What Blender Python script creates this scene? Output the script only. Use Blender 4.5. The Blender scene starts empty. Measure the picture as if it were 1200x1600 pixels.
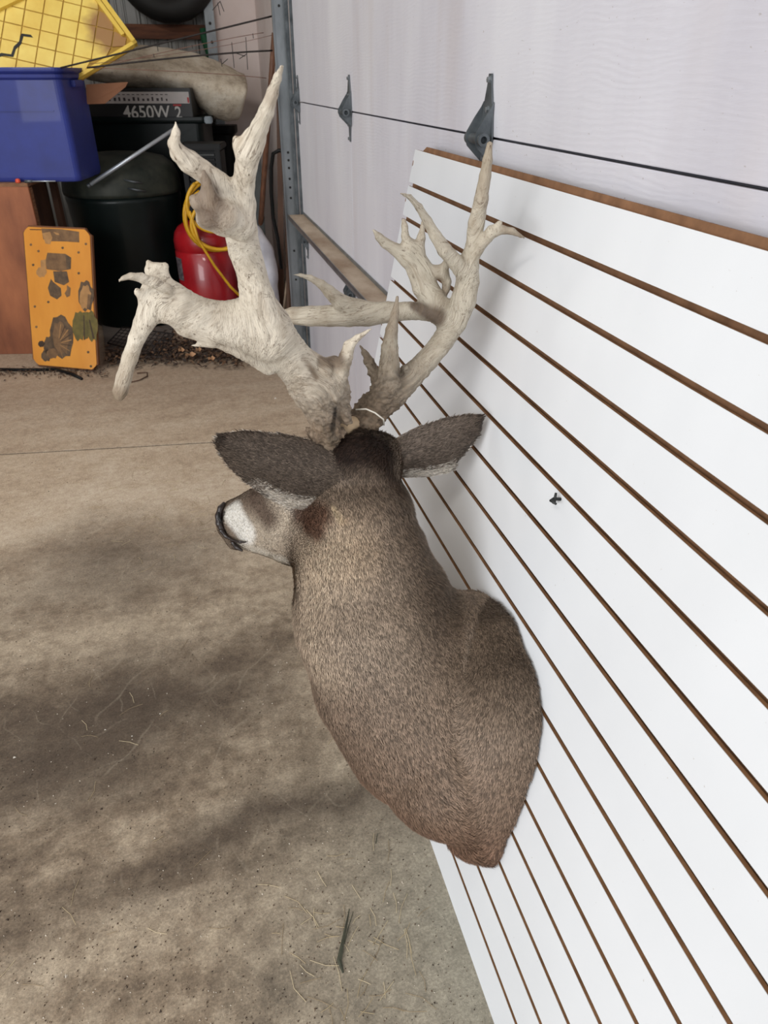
import bpy, bmesh, math, random
import numpy as np
import openvdb
from mathutils import Vector, Matrix, noise

rng = np.random.default_rng(7)
random.seed(7)
SC = bpy.context.scene
COL = SC.collection

# ------------------------------------------------------------------ camera
F_PX, PITCH, YAW, CAM_H = 1121.8, 0.5456, 0.2585, 1.3457
_fh = np.array([math.sin(YAW), math.cos(YAW), 0.0])
C_R = np.array([math.cos(YAW), -math.sin(YAW), 0.0])
C_F = _fh * math.cos(PITCH) + np.array([0, 0, -math.sin(PITCH)])
C_U = np.cross(C_R, C_F)
CAM_O = np.array([0.0, 0.0, CAM_H])
cam_data = bpy.data.cameras.new('camera')
cam = bpy.data.objects.new('camera', cam_data)
COL.objects.link(cam)
M = Matrix((tuple(C_R) + (0,), tuple(C_U) + (0,), tuple(-C_F) + (0,), (0, 0, 0, 1))).transposed()
M.translation = Vector(CAM_O)
cam.matrix_world = M
cam_data.sensor_fit = 'HORIZONTAL'
cam_data.sensor_width = 36
cam_data.lens = F_PX / 1200 * 36
cam_data.clip_start = 0.02
cam_data.dof.use_dof = True
cam_data.dof.focus_distance = 1.2
cam_data.dof.aperture_fstop = 16
SC.camera = cam

# ------------------------------------------------------------------ world and light
SC.view_settings.view_transform = 'Standard'
SC.view_settings.look = 'None'
SC.view_settings.gamma = 1
SC.view_settings.use_curve_mapping = False
SC.view_settings.exposure = 0.17
W = bpy.data.worlds.new('overcast_sky')
W.use_nodes = True
W.node_tree.nodes['Background'].inputs[0].default_value = (0.88, 0.94, 1.0, 1)
W.node_tree.nodes['Background'].inputs[1].default_value = 0.72
SC.world = W


def area_light(name, loc, target, sx, sy, energy, color):
    l = bpy.data.lights.new(name, 'AREA')
    l.shape = 'RECTANGLE'
    l.size, l.size_y, l.energy, l.color = sx, sy, energy, color
    o = bpy.data.objects.new(name, l)
    COL.objects.link(o)
    o.location = loc
    o.rotation_euler = (Vector(target) - Vector(loc)).to_track_quat('-Z', 'Y').to_euler()
    return o


area_light('daylight_opening', (-3.2, -1.9, 1.75), (0.4, 1.2, 0.7), 2.6, 1.8, 122, (0.985, 0.99, 1.0))
area_light('rear_fill_light', (-1.3, 3.4, 2.8), (-.6, 4.2, 0.0), 1.0, 0.3, 17, (1.0, 0.96, 0.9))  # added fill light, brightens the tops of the clutter and the far floor
area_light('ceiling_lamp', (-0.9, -0.5, 2.72), (-0.3, 1.0, 0.3), 0.9, 0.25, 17, (1.0, 0.95, 0.88))


# ------------------------------------------------------------------ pixel helpers (a pixel and a depth Y give a real point)
def ray(x, y):
    return C_F * F_PX + C_R * (x - 600) - C_U * (y - 800)


def at(x, y, Y):
    d = ray(x, y)
    return CAM_O + d * (Y / d[1])


def atX(x, y, X):
    d = ray(x, y)
    return CAM_O + d * (X / d[0])


def atZ(x, y, Z):
    d = ray(x, y)
    return CAM_O + d * ((Z - CAM_H) / d[2])


def pxr(P, r):                                     # radius in pixels -> metres at point P
    return r * float(np.dot(np.asarray(P) - CAM_O, C_F)) / F_PX


# ------------------------------------------------------------------ materials
def nt(name):
    m = bpy.data.materials.new(name)
    m.use_nodes = True
    t = m.node_tree
    return m, t, t.nodes['Principled BSDF']


def N(t, typ, **kw):
    n = t.nodes.new(typ)
    for k, v in kw.items():
        if k.startswith('i_'):
            n.inputs[k[2:].replace('_', ' ')].default_value = v
        else:
            setattr(n, k, v)
    return n


def ramp(t, src, stops):
    r = t.nodes.new('ShaderNodeValToRGB')
    el = r.color_ramp.elements
    while len(el) < len(stops):
        el.new(0.5)
    for e, (p, c) in zip(el, stops):
        e.position = p
        e.color = tuple(c) + (1,) if len(c) == 3 else c
    t.links.new(src, r.inputs[0])
    return r.outputs[0]


def mixc(t, fac, a, b, mode='MIX'):
    n = t.nodes.new('ShaderNodeMix')
    n.data_type = 'RGBA'
    n.blend_type = mode
    for sock, v in ((n.inputs[0], fac), (n.inputs[6], a), (n.inputs[7], b)):
        if hasattr(v, 'is_linked') or hasattr(v, 'links'):
            t.links.new(v, sock)
        elif isinstance(v, (int, float)):
            sock.default_value = v
        else:
            sock.default_value = tuple(v) + (1,)
    return n.outputs[2]


def coords(t, scale=(1, 1, 1), rot=(0, 0, 0), kind='Object'):
    tc = t.nodes.new('ShaderNodeTexCoord')
    mp = t.nodes.new('ShaderNodeMapping')
    mp.inputs['Scale'].default_value = scale
    mp.inputs['Rotation'].default_value = rot
    t.links.new(tc.outputs[kind], mp.inputs[0])
    return mp.outputs[0]


def noisef(t, vec, scale, detail=4, rough=0.55, dist=0.0):
    n = t.nodes.new('ShaderNodeTexNoise')
    n.inputs['Scale'].default_value = scale
    n.inputs['Detail'].default_value = detail
    n.inputs['Roughness'].default_value = rough
    n.inputs['Distortion'].default_value = dist
    t.links.new(vec, n.inputs['Vector'])
    return n.outputs['Fac']


def bump(t, b, h, strength=0.3, dist=0.002):
    n = t.nodes.new('ShaderNodeBump')
    n.inputs['Strength'].default_value = strength
    n.inputs['Distance'].default_value = dist
    t.links.new(h, n.inputs['Height'])
    t.links.new(n.outputs[0], b.inputs['Normal'])


def srgb(r, g, b):
    return tuple((c / 255 / 12.92) if c / 255 <= 0.04045 else ((c / 255 + 0.055) / 1.055) ** 2.4 for c in (r, g, b))


def simple(name, c, rough=0.6, metal=0.0, var=0.25, nscale=12, stretch=(1, 1, 1), c2=None, bmp=0.15, bd=0.001, coat=0):
    m, t, b = nt(name)
    v = coords(t, stretch)
    f = noisef(t, v, nscale, 6, 0.6)
    if c2 is None:
        c2 = tuple(x * (1 - var) for x in c)
    t.links.new(ramp(t, f, [(0.3, c2), (0.68, c)]), b.inputs['Base Color'])
    b.inputs['Roughness'].default_value = rough
    b.inputs['Metallic'].default_value = metal
    b.inputs['Coat Weight'].default_value = coat
    if bmp:
        f2 = noisef(t, v, nscale * 5, 4)
        bump(t, b, f2, bmp, bd)
    return m


# ------------------------------------------------------------------ mesh builders
class MB:
    def __init__(self):
        self.v, self.f, self.mi = [], [], []

    def add(self, vs, fs, mi=0):
        o = len(self.v)
        self.v += [tuple(map(float, p)) for p in vs]
        self.f += [tuple(i + o for i in q) for q in fs]
        self.mi += [mi] * len(fs)
        return self

    def box(self, lo, hi, mi=0, R=None, o=None, mis=None):
        x0, y0, z0 = lo
        x1, y1, z1 = hi
        vs = [(x0, y0, z0), (x1, y0, z0), (x1, y1, z0), (x0, y1, z0), (x0, y0, z1), (x1, y0, z1), (x1, y1, z1), (x0, y1, z1)]
        if R is not None:
            vs = [tuple(np.asarray(R) @ np.array(p) + (np.zeros(3) if o is None else np.asarray(o))) for p in vs]
        fs = [(0, 3, 2, 1), (4, 5, 6, 7), (0, 1, 5, 4), (1, 2, 6, 5), (2, 3, 7, 6), (3, 0, 4, 7)]
        self.add(vs, fs, mi)
        if mis:
            for k, m_ in enumerate(mis):
                self.mi[-6 + k] = m_
        return self

    def tube(self, pts, rad, n=10, mi=0, cap=True):
        P = [np.array(p, float) for p in pts]
        R = rad if hasattr(rad, '__len__') else [rad] * len(P)
        up = None
        rings = []
        for i, p in enumerate(P):
            a = P[max(i - 1, 0)]
            b = P[min(i + 1, len(P) - 1)]
            d = b - a
            d = d / (np.linalg.norm(d) + 1e-12)
            if up is None:
                up = np.cross(d, [0, 0, 1.0]) if abs(d[2]) < 0.9 else np.cross(d, [1.0, 0, 0])
            up = up - d * (up @ d)
            up = up / np.linalg.norm(up)
            s = np.cross(d, up)
            rings.append([p + R[i] * (math.cos(2 * math.pi * k / n) * up + math.sin(2 * math.pi * k / n) * s) for k in range(n)])
        vs = [q for r_ in rings for q in r_]
        fs = []
        for i in range(len(P) - 1):
            for k in range(n):
                fs.append((i * n + k, i * n + (k + 1) % n, (i + 1) * n + (k + 1) % n, (i + 1) * n + k))
        if cap:
            fs.append(tuple(reversed(range(n))))
            fs.append(tuple((len(P) - 1) * n + k for k in range(n)))
        return self.add(vs, fs, mi)

    def lathe(self, prof, c=(0, 0, 0), n=28, mi=0, cap=True):       # prof: (radius, z)
        vs, fs = [], []
        for r_, z in prof:
            vs += [(c[0] + r_ * math.cos(2 * math.pi * k / n), c[1] + r_ * math.sin(2 * math.pi * k / n), c[2] + z) for k in range(n)]
        for i in range(len(prof) - 1):
            for k in range(n):
                fs.append((i * n + k, i * n + (k + 1) % n, (i + 1) * n + (k + 1) % n, (i + 1) * n + k))
        if cap:
            fs.append(tuple(reversed(range(n))))
            fs.append(tuple((len(prof) - 1) * n + k for k in range(n)))
        return self.add(vs, fs, mi)

    def prism(self, poly, t0, t1, frame=None, mi=0, side=None):     # poly in (u,v), extruded along w
        n = len(poly)
        vs = [(u, v, t0) for u, v in poly] + [(u, v, t1) for u, v in poly]
        if frame is not None:
            O, U_, V_, W_ = [np.asarray(a, float) for a in frame]
            vs = [tuple(O + U_ * a + V_ * b + W_ * c) for a, b, c in vs]
        self.add(vs, [tuple(reversed(range(n))), tuple(range(n, 2 * n))], mi)
        self.add(vs, [(k, (k + 1) % n, n + (k + 1) % n, n + k) for k in range(n)], mi if side is None else side)
        return self

    def build(self, name, mats, parent=None, smooth=False, bevel=0.0, origin=None, fix=True):
        me = bpy.data.meshes.new(name)
        me.from_pydata(self.v, [], self.f)
        mats = mats if isinstance(mats, (list, tuple)) else [mats]
        for m_ in mats:
            me.materials.append(m_)
        me.polygons.foreach_set('material_index', self.mi)
        if smooth:
            me.polygons.foreach_set('use_smooth', [True] * len(self.f))
        if fix or bevel:
            bm = bmesh.new()
            bm.from_mesh(me)
            bmesh.ops.recalc_face_normals(bm, faces=bm.faces)
            if bevel:
                es = [e for e in bm.edges if len(e.link_faces) == 2 and e.calc_face_angle(0) > 0.6]
                bmesh.ops.bevel(bm, geom=es, offset=bevel, segments=2, affect='EDGES', clamp_overlap=True)
            bm.to_mesh(me)
            bm.free()
        return link(name, me, parent, origin)


def link(name, me, parent=None, origin=None):
    o = bpy.data.objects.new(name, me)
    COL.objects.link(o)
    if origin is not None:
        me.transform(Matrix.Translation(-Vector(origin)))
        o.location = origin
    if parent is not None:
        o.parent = parent
        if origin is None:
            o.location = (0, 0, 0)
        o.matrix_parent_inverse = Matrix.Translation(-parent.location)
    return o


def tag(o, label, cat=None, group=None):
    o['label'] = label
    if cat:
        o['category'] = cat
    if group:
        o['group'] = group
    return o


def thing(name, loc, label, cat, group=None):
    o = bpy.data.objects.new(name, None)
    o.empty_display_size = 0.05
    COL.objects.link(o)
    o.location = tuple(map(float, loc))
    return tag(o, label, cat, group)


def structure(o):
    o['kind'] = 'structure'
    return o


def mesh_np(name, V, F, mats, parent=None, colors=None, smooth=True, vec=None):
    me = bpy.data.meshes.new(name)
    V = np.asarray(V, np.float32)
    F = np.asarray(F, np.int32)
    k = F.shape[1]
    me.vertices.add(len(V))
    me.vertices.foreach_set('co', V.ravel())
    me.loops.add(F.size)
    me.loops.foreach_set('vertex_index', F.ravel())
    me.polygons.add(len(F))
    me.polygons.foreach_set('loop_start', np.arange(0, F.size, k, dtype=np.int32))
    if smooth:
        me.polygons.foreach_set('use_smooth', np.ones(len(F), bool))
    me.update(calc_edges=True)
    if colors is not None:
        a = me.attributes.new('coat', 'FLOAT_COLOR', 'POINT')
        a.data.foreach_set('color', np.c_[colors, np.ones(len(V))].astype(np.float32).ravel())
    if vec is not None:
        a = me.attributes.new('grain', 'FLOAT_VECTOR', 'POINT')
        a.data.foreach_set('vector', vec.astype(np.float32).ravel())
    for m_ in (mats if isinstance(mats, (list, tuple)) else [mats]):
        me.materials.append(m_)
    me.validate()
    return link(name, me, parent)


# ------------------------------------------------------------------ signed distance modelling for the organic shapes
class SDF:
    def __init__(self, lo, hi, vox):
        self.lo = np.array(lo, float)
        self.vox = vox
        self.n = np.ceil((np.array(hi) - self.lo) / vox).astype(int) + 1
        self.D = np.full(self.n, 0.06, np.float32)
        self.prims, self.s0, self.run = [], [], 0.0

    def _dist(self, a, b, ra, rb, flat, fk, G):
        X, Y, Z = G
        ba = b - a
        L = float(ba @ ba) + 1e-12
        h = np.clip(((X - a[0]) * ba[0] + (Y - a[1]) * ba[1] + (Z - a[2]) * ba[2]) / L, 0, 1)
        vx, vy, vz = X - a[0] - h * ba[0], Y - a[1] - h * ba[1], Z - a[2] - h * ba[2]
        q = 0
        if flat is not None:
            q = (vx * flat[0] + vy * flat[1] + vz * flat[2]) ** 2 * (fk * fk - 1)
        return np.sqrt(np.maximum(vx * vx + vy * vy + vz * vz + q, 0)) - (ra + h * (rb - ra))

    def poly(self, P, R, k=0.012, flat=None, fk=1.0):
        """one tapered limb (joined without swelling), then blended into the rest"""
        P = [np.array(p, float) for p in P]
        m_ = max(R) + 0.012 + k
        i0 = np.maximum(((np.min(P, 0) - m_ - self.lo) / self.vox).astype(int), 0)
        i1 = np.minimum(((np.max(P, 0) + m_ - self.lo) / self.vox).astype(int) + 2, self.n)
        if (i1 <= i0).any():
            return
        sl = tuple(slice(p, q) for p, q in zip(i0, i1))
        ax = [(np.arange(p, q) * self.vox + l).astype(np.float32) for p, q, l in zip(i0, i1, self.lo)]
        loc = np.full([len(x_) for x_ in ax], 0.06, np.float32)
        for a, b, ra, rb in zip(P[:-1], P[1:], R[:-1], R[1:]):
            self.prims.append((a, b, ra, rb))
            j0 = [np.searchsorted(x_, min(a[i], b[i]) - max(ra, rb) - .012 - k) for i, x_ in enumerate(ax)]
            j1 = [np.searchsorted(x_, max(a[i], b[i]) + max(ra, rb) + .012 + k) for i, x_ in enumerate(ax)]
            s2 = tuple(slice(p, q) for p, q in zip(j0, j1))
            G = np.meshgrid(*[x_[t_] for x_, t_ in zip(ax, s2)], indexing='ij')
            if G[0].size == 0:
                continue
            d = self._dist(a, b, ra, rb, flat, fk, G)
            kk = .0025
            hh = np.maximum(kk - np.abs(loc[s2] - d), 0) / kk
            loc[s2] = np.minimum(loc[s2], d) - hh * hh * kk * .25
        D = self.D[sl]
        hh = np.maximum(k - np.abs(D - loc), 0) / k
        self.D[sl] = np.minimum(D, loc) - hh * hh * k * 0.25

    def grain(self, V, w=0.016):
        """stretched texture coordinate: offset from the axis plus a squeezed run along it"""
        acc, W_ = np.zeros_like(V), np.zeros(len(V))
        dirn = np.array([.45, .6, .66])
        for (a, b, ra, rb), s0 in zip(self.prims, self.s0):
            ba = b - a
            L = np.linalg.norm(ba) + 1e-9
            h = np.clip((V - a) @ ba / L ** 2, 0, 1)
            off = V - a - h[:, None] * ba
            d = np.linalg.norm(off, axis=1) - (ra + h * (rb - ra))
            w_ = np.exp(-np.maximum(d, -0.015) / w)
            acc += w_[:, None] * (off + ((s0 + h * L) * .13)[:, None] * dirn)
            W_ += w_
        return acc / (W_[:, None] + 1e-12)

    def chain(self, pts, k=0.012, flat=None, fk=1.0, side=None):
        s = self.run
        for p, q in zip(pts[:-1], pts[1:]):
            self.s0.append(s)
            s += float(np.linalg.norm(at(*q[:3]) - at(*p[:3])))
        self.run = s + .05
        """pts: (px, py, Y, radius px[, flatten])"""
        P = [at(*p[:3]) for p in pts]
        self.poly(P, [pxr(a, p[3]) for a, p in zip(P, pts)], k, flat, fk)

    def mesh(self):
        g = openvdb.FloatGrid(0.06)
        g.copyFromArray(self.D)
        r_ = g.convertToPolygons(0.0, 0.0)
        pts, tris, quads = r_
        V = np.asarray(pts, float) * self.vox + self.lo
        Q = np.asarray(quads, int)
        if len(tris):
            T = np.asarray(tris, int)
            Q = np.r_[Q, np.c_[T, T[:, 2]]]
        a, b, c, d = (V[Q[:, i]] for i in range(4))
        vol = (a * np.cross(b, c)).sum() + (a * np.cross(c, d)).sum()
        return V, (Q if vol > 0 else Q[:, ::-1].copy())

    def flow(self, V, w=0.012):
        acc = np.zeros_like(V)
        for a, b, ra, rb in self.prims:
            ba = b - a
            L = np.linalg.norm(ba) + 1e-9
            h = np.clip((V - a) @ ba / L ** 2, 0, 1)
            d = np.linalg.norm(V - a - h[:, None] * ba, axis=1) - (ra + h * (rb - ra))
            acc += np.exp(-np.maximum(d, -0.01) / w)[:, None] * (ba / L)
        return acc / (np.linalg.norm(acc, axis=1)[:, None] + 1e-9)


def vnormals(V, Q):
    n = np.cross(V[Q[:, 1]] - V[Q[:, 0]], V[Q[:, 2]] - V[Q[:, 0]]) + np.cross(V[Q[:, 2]] - V[Q[:, 0]], V[Q[:, 3]] - V[Q[:, 0]])
    out = np.zeros_like(V)
    for k in range(4):
        np.add.at(out, Q[:, k], n)
    return out / (np.linalg.norm(out, axis=1)[:, None] + 1e-12)


def sn(P, s, seed=0):                               # cheap smooth pseudo noise in -1..1
    out = np.zeros(len(P))
    r_ = np.random.default_rng(seed)
    for k in range(7):
        d = r_.normal(size=3)
        d *= s * (0.6 + 0.9 * r_.random()) / np.linalg.norm(d)
        out += np.sin(P @ d + r_.random() * 6.28 + 1.3 * np.sin(P @ np.roll(d, 1) * 0.7))
    return out / 7 * 1.6

# ================================================================== SETTING
XD = 0.608            # inner face of the overhead door
YJ = 3.93             # far jamb of the door
YB = 6.3              # back wall

# --- floor: two slabs with an open joint between them
def floor_material():
    m, t, b = nt('dusty_concrete')
    v = coords(t)
    band = noisef(t, coords(t, (0.55, 2.6, 1), (0, 0, 0.12)), 1.9, 5, 0.55, 0.25)
    big = noisef(t, coords(t, (0.9, 1.2, 1), (0, 0, 0.3)), 1.3, 4, 0.5, 0.3)
    mid = noisef(t, v, 13, 8, 0.74)
    fine = noisef(t, v, 190, 5, 0.8)
    sx = t.nodes.new('ShaderNodeSeparateXYZ')
    t.links.new(v, sx.inputs[0])
    # lighter further in, darker nearer the camera, greyer near the wall panel
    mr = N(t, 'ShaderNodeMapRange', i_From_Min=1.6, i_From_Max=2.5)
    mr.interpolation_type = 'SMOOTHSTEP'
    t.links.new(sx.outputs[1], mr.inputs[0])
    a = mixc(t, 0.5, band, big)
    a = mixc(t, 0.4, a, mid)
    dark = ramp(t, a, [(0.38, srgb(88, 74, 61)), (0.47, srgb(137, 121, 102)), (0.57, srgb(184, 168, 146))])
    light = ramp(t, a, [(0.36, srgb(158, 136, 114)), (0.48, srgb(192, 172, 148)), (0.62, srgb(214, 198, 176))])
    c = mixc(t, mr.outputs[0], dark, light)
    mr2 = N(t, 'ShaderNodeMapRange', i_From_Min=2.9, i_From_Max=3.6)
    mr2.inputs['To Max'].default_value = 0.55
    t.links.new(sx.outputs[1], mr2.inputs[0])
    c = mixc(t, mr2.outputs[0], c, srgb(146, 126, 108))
    # pale grey dusty zone by the foot of the panel
    mx = N(t, 'ShaderNodeMapRange', i_From_Min=-0.15, i_From_Max=0.3)
    my = N(t, 'ShaderNodeMapRange', i_From_Min=1.25, i_From_Max=0.7)
    t.links.new(sx.outputs[0], mx.inputs[0])
    t.links.new(sx.outputs[1], my.inputs[0])
    mm = N(t, 'ShaderNodeMath', operation='MULTIPLY')
    t.links.new(mx.outputs[0], mm.inputs[0])
    t.links.new(my.outputs[0], mm.inputs[1])
    c = mixc(t, mm.outputs[0], c, mixc(t, mid, srgb(118, 112, 98), srgb(176, 170, 154)))
    # named stains: dark oily patches with soft outlines
    for (px, py, rx, ry, s) in ((230, 1105, .30, .16, .62), (190, 880, .26, .2, .5), (380, 1320, .32, .06, .4), (70, 1190, .22, .12, .5), (470, 1290, .2, .035, .45)):
        p = atZ(px, py, 0)
        mp = N(t, 'ShaderNodeMapping', vector_type='TEXTURE')
        mp.inputs['Location'].default_value = tuple(p)
        mp.inputs['Scale'].default_value = (rx * 2, ry * 2, 1)
        mp.inputs['Rotation'].default_value = (0, 0, 0.08)
        w = t.nodes.new('ShaderNodeTexNoise')
        w.inputs['Scale'].default_value = 4
        w.inputs['Detail'].default_value = 5
        t.links.new(v, w.inputs['Vector'])
        mix = N(t, 'ShaderNodeVectorMath', operation='MULTIPLY_ADD')
        t.links.new(w.outputs['Color'], mix.inputs[0])
        mix.inputs[1].default_value = (.35, .35, 0)
        t.links.new(v, mix.inputs[2])
        t.links.new(mix.outputs[0], mp.inputs[0])
        g = N(t, 'ShaderNodeTexGradient', gradient_type='SPHERICAL')
        sub = N(t, 'ShaderNodeVectorMath', operation='SUBTRACT')
        t.links.new(mp.outputs[0], sub.inputs[0])
        sub.inputs[1].default_value = (.17 / (rx * 2), .17 / (ry * 2), 0)
        t.links.new(sub.outputs[0], g.inputs[0])
        q = N(t, 'ShaderNodeMath', operation='MULTIPLY')
        q.inputs[1].default_value = s * 1.5
        q.use_clamp = True
        t.links.new(g.outputs['Fac'], q.inputs[0])
        c = mixc(t, q.outputs[0], c, srgb(78, 66, 55))
    # pale scratches and drag marks
    for sc_, rot, lo_, st in ((3.1, 0.5, 0.986, .13), (4.3, -0.7, 0.99, .12), (2.6, 1.3, 0.988, .10)):
        w = N(t, 'ShaderNodeTexWave', wave_type='BANDS', i_Scale=sc_, i_Distortion=9.0, i_Detail=3.0)
        w.inputs['Detail Scale'].default_value = 0.9
        t.links.new(coords(t, (1, 1, 1), (0, 0, rot)), w.inputs['Vector'])
        gate = ramp(t, noisef(t, coords(t, (1, 1, 1), (0, 0, rot)), 3.3 + sc_, 2), [(0.5, (0, 0, 0)), (0.62, (st,) * 3)])
        k = ramp(t, w.outputs['Fac'], [(lo_, (0, 0, 0)), (1.0, (1, 1, 1))])
        g = N(t, 'ShaderNodeMath', operation='MULTIPLY')
        t.links.new(gate, g.inputs[0])
        t.links.new(k, g.inputs[1])
        c = mixc(t, g.outputs[0], c, srgb(206, 194, 172))
    # speckle: grit and pits
    c = mixc(t, 0.95, c, ramp(t, fine, [(0.34, (0.34,) * 3), (0.5, (0.5,) * 3), (0.68, (0.7,) * 3)]), 'OVERLAY')
    gg = noisef(t, v, 46, 5, .7)
    c = mixc(t, 0.6, c, ramp(t, gg, [(.34, (.36,) * 3), (.5, (.5,) * 3), (.66, (.63,) * 3)]), 'OVERLAY')
    vo = N(t, 'ShaderNodeTexVoronoi', i_Scale=42.0, i_Randomness=1.0)
    t.links.new(v, vo.inputs['Vector'])
    spot = ramp(t, vo.outputs['Distance'], [(0.05, (1, 1, 1)), (0.1, (0, 0, 0))])
    gate = ramp(t, noisef(t, v, 17, 2), [(0.55, (0, 0, 0)), (0.6, (0.7,) * 3)])
    g = N(t, 'ShaderNodeMath', operation='MULTIPLY')
    t.links.new(spot, g.inputs[0])
    t.links.new(gate, g.inputs[1])
    c = mixc(t, g.outputs[0], c, srgb(60, 48, 38))
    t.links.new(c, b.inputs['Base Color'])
    b.inputs['Roughness'].default_value = 0.88
    h = mixc(t, 0.5, mid, fine)
    bump(t, b, h, 0.5, 0.004)
    return m


MAT_FLOOR = floor_material()
mb = MB()
ca, cb = atZ(0, 710, 0), atZ(470, 683, 0)
sl = (cb[1] - ca[1]) / (cb[0] - ca[0])
yc = lambda x: ca[1] + sl * (x - ca[0])
X0, X1 = -3.6, 0.9
g2 = 0.006
mb.prism([(X0, -2.2), (X1, -2.2), (X1, yc(X1) - g2), (X0, yc(X0) - g2)], -0.1, 0.0)
mb.prism([(X0, yc(X0) + g2), (X1, yc(X1) + g2), (X1, YB + .2), (X0, YB + .2)], -0.1, 0.0)
mb.box((X0, -2.2, -.14), (X1, YB + .2, -.10), 1)
mb.prism([(X0, yc(X0) - g2 * 1.0), (X1, yc(X1) - g2 * 1.0), (X1, yc(X1) + g2), (X0, yc(X0) + g2)], -.1, -.0035, None, 1)
structure(mb.build('floor', [MAT_FLOOR, simple('black_joint', srgb(30, 26, 22), .9)]))

# --- overhead door: four wide sections with embossed grain
def door_material():
    m, t, b = nt('white_embossed_hardboard')
    v = coords(t)
    w = N(t, 'ShaderNodeTexWave', wave_type='BANDS', bands_direction='Z', i_Scale=34.0, i_Distortion=16.0, i_Detail=3.0)
    w.inputs['Detail Scale'].default_value = 0.35
    t.links.new(coords(t, (1, .55, 1)), w.inputs['Vector'])
    n2 = noisef(t, coords(t, (1, 5, 40)), 6, 5, .6)
    n3 = noisef(t, coords(t, (1, 1.3, .35)), 2.2, 5, .55)
    c = ramp(t, n3, [(.3, srgb(196, 194, 203)), (.5, srgb(211, 210, 218)), (.72, srgb(222, 222, 228))])
    st = ramp(t, noisef(t, coords(t, (1, 1.6, .22)), 2.6, 3), [(.6, (0, 0, 0)), (.78, (.35,) * 3)])
    c = mixc(t, st, c, srgb(186, 172, 166))
    dirt = ramp(t, noisef(t, coords(t, (1, 4, 9)), 22, 3), [(.70, (0, 0, 0)), (.76, (.55,) * 3)])
    c = mixc(t, dirt, c, srgb(150, 138, 128))
    t.links.new(c, b.inputs['Base Color'])
    b.inputs['Roughness'].default_value = .5
    gate = ramp(t, noisef(t, v, 2.4, 2), [(.35, (.1,) * 3), (.65, (1,) * 3)])
    g = N(t, 'ShaderNodeMath', operation='MULTIPLY')
    t.links.new(w.outputs['Fac'], g.inputs[0])
    t.links.new(gate, g.inputs[1])
    h = mixc(t, .68, g.outputs[0], n2)
    bump(t, b, h, .3, .0022)
    return m


MAT_DOOR = door_material()
MAT_GALV = simple('galvanised_steel', srgb(150, 156, 160), .42, .75, .35, 14, (1, 1, .4), bmp=.1)
MAT_GALV_DULL = simple('dull_weathered_steel', srgb(118, 124, 128), .5, .6, .45, 20, c2=srgb(74, 80, 84))
MAT_RUSTY = simple('dusty_rusted_steel', srgb(200, 184, 164), .75, .1, .4, 9, (1, .5, 1), c2=srgb(150, 126, 104))
MAT_DARKMETAL = simple('dark_steel', srgb(62, 64, 64), .5, .5, .5, 16)
MAT_BLACK = simple('black_void_rubber', srgb(20, 20, 20), .6, 0, .4, 20)
door = structure(thing('door_1', (XD, 1.4, 0), 'white embossed overhead garage door behind the leaning panel', 'garage door'))
del door['category']
ZJ = [0.012, 0.632, 1.242, 1.852, 2.462]
for k in range(4):
    mb = MB()
    z0, z1 = ZJ[k] + .0022, ZJ[k + 1] - .0022
    xs = XD
    ys = [-1.05, 0.24, 1.495, 2.75, YJ - .01]
    if k > 1:
        ys = [ys[0], ys[-1]]
    for a_, b_ in zip(ys[:-1], ys[1:]):
        gr = .0007
        mb.box((xs, a_ + gr, z0), (xs + .014, b_ - gr, z1))
    mb.box((xs + .006, ys[0], z0), (xs + .04, ys[-1], z1))
    s = mb.build('door_section', MAT_DOOR, door, bevel=0.0012)

# weather gap and outer jamb behind the sections
mb = MB()
mb.box((XD + .035, -1.05, 0), (XD + .05, YJ, 2.46))
mb.build('seal_backing', MAT_BLACK, door)

# horizontal strut across the lower door
mb = MB()
zs = 0.742
mb.box((XD - .086, 0.0, zs - .002), (XD - .002, YJ - .03, zs), 0)
mb.box((XD - .086, 0.0, zs - .016), (XD - .084, YJ - .03, zs + .007), 1)
mb.box((XD - .004, 0.0, zs - .03), (XD - .0015, YJ - .03, zs + .012), 1)
mb.build('strut', [MAT_RUSTY, MAT_GALV], door)


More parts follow.
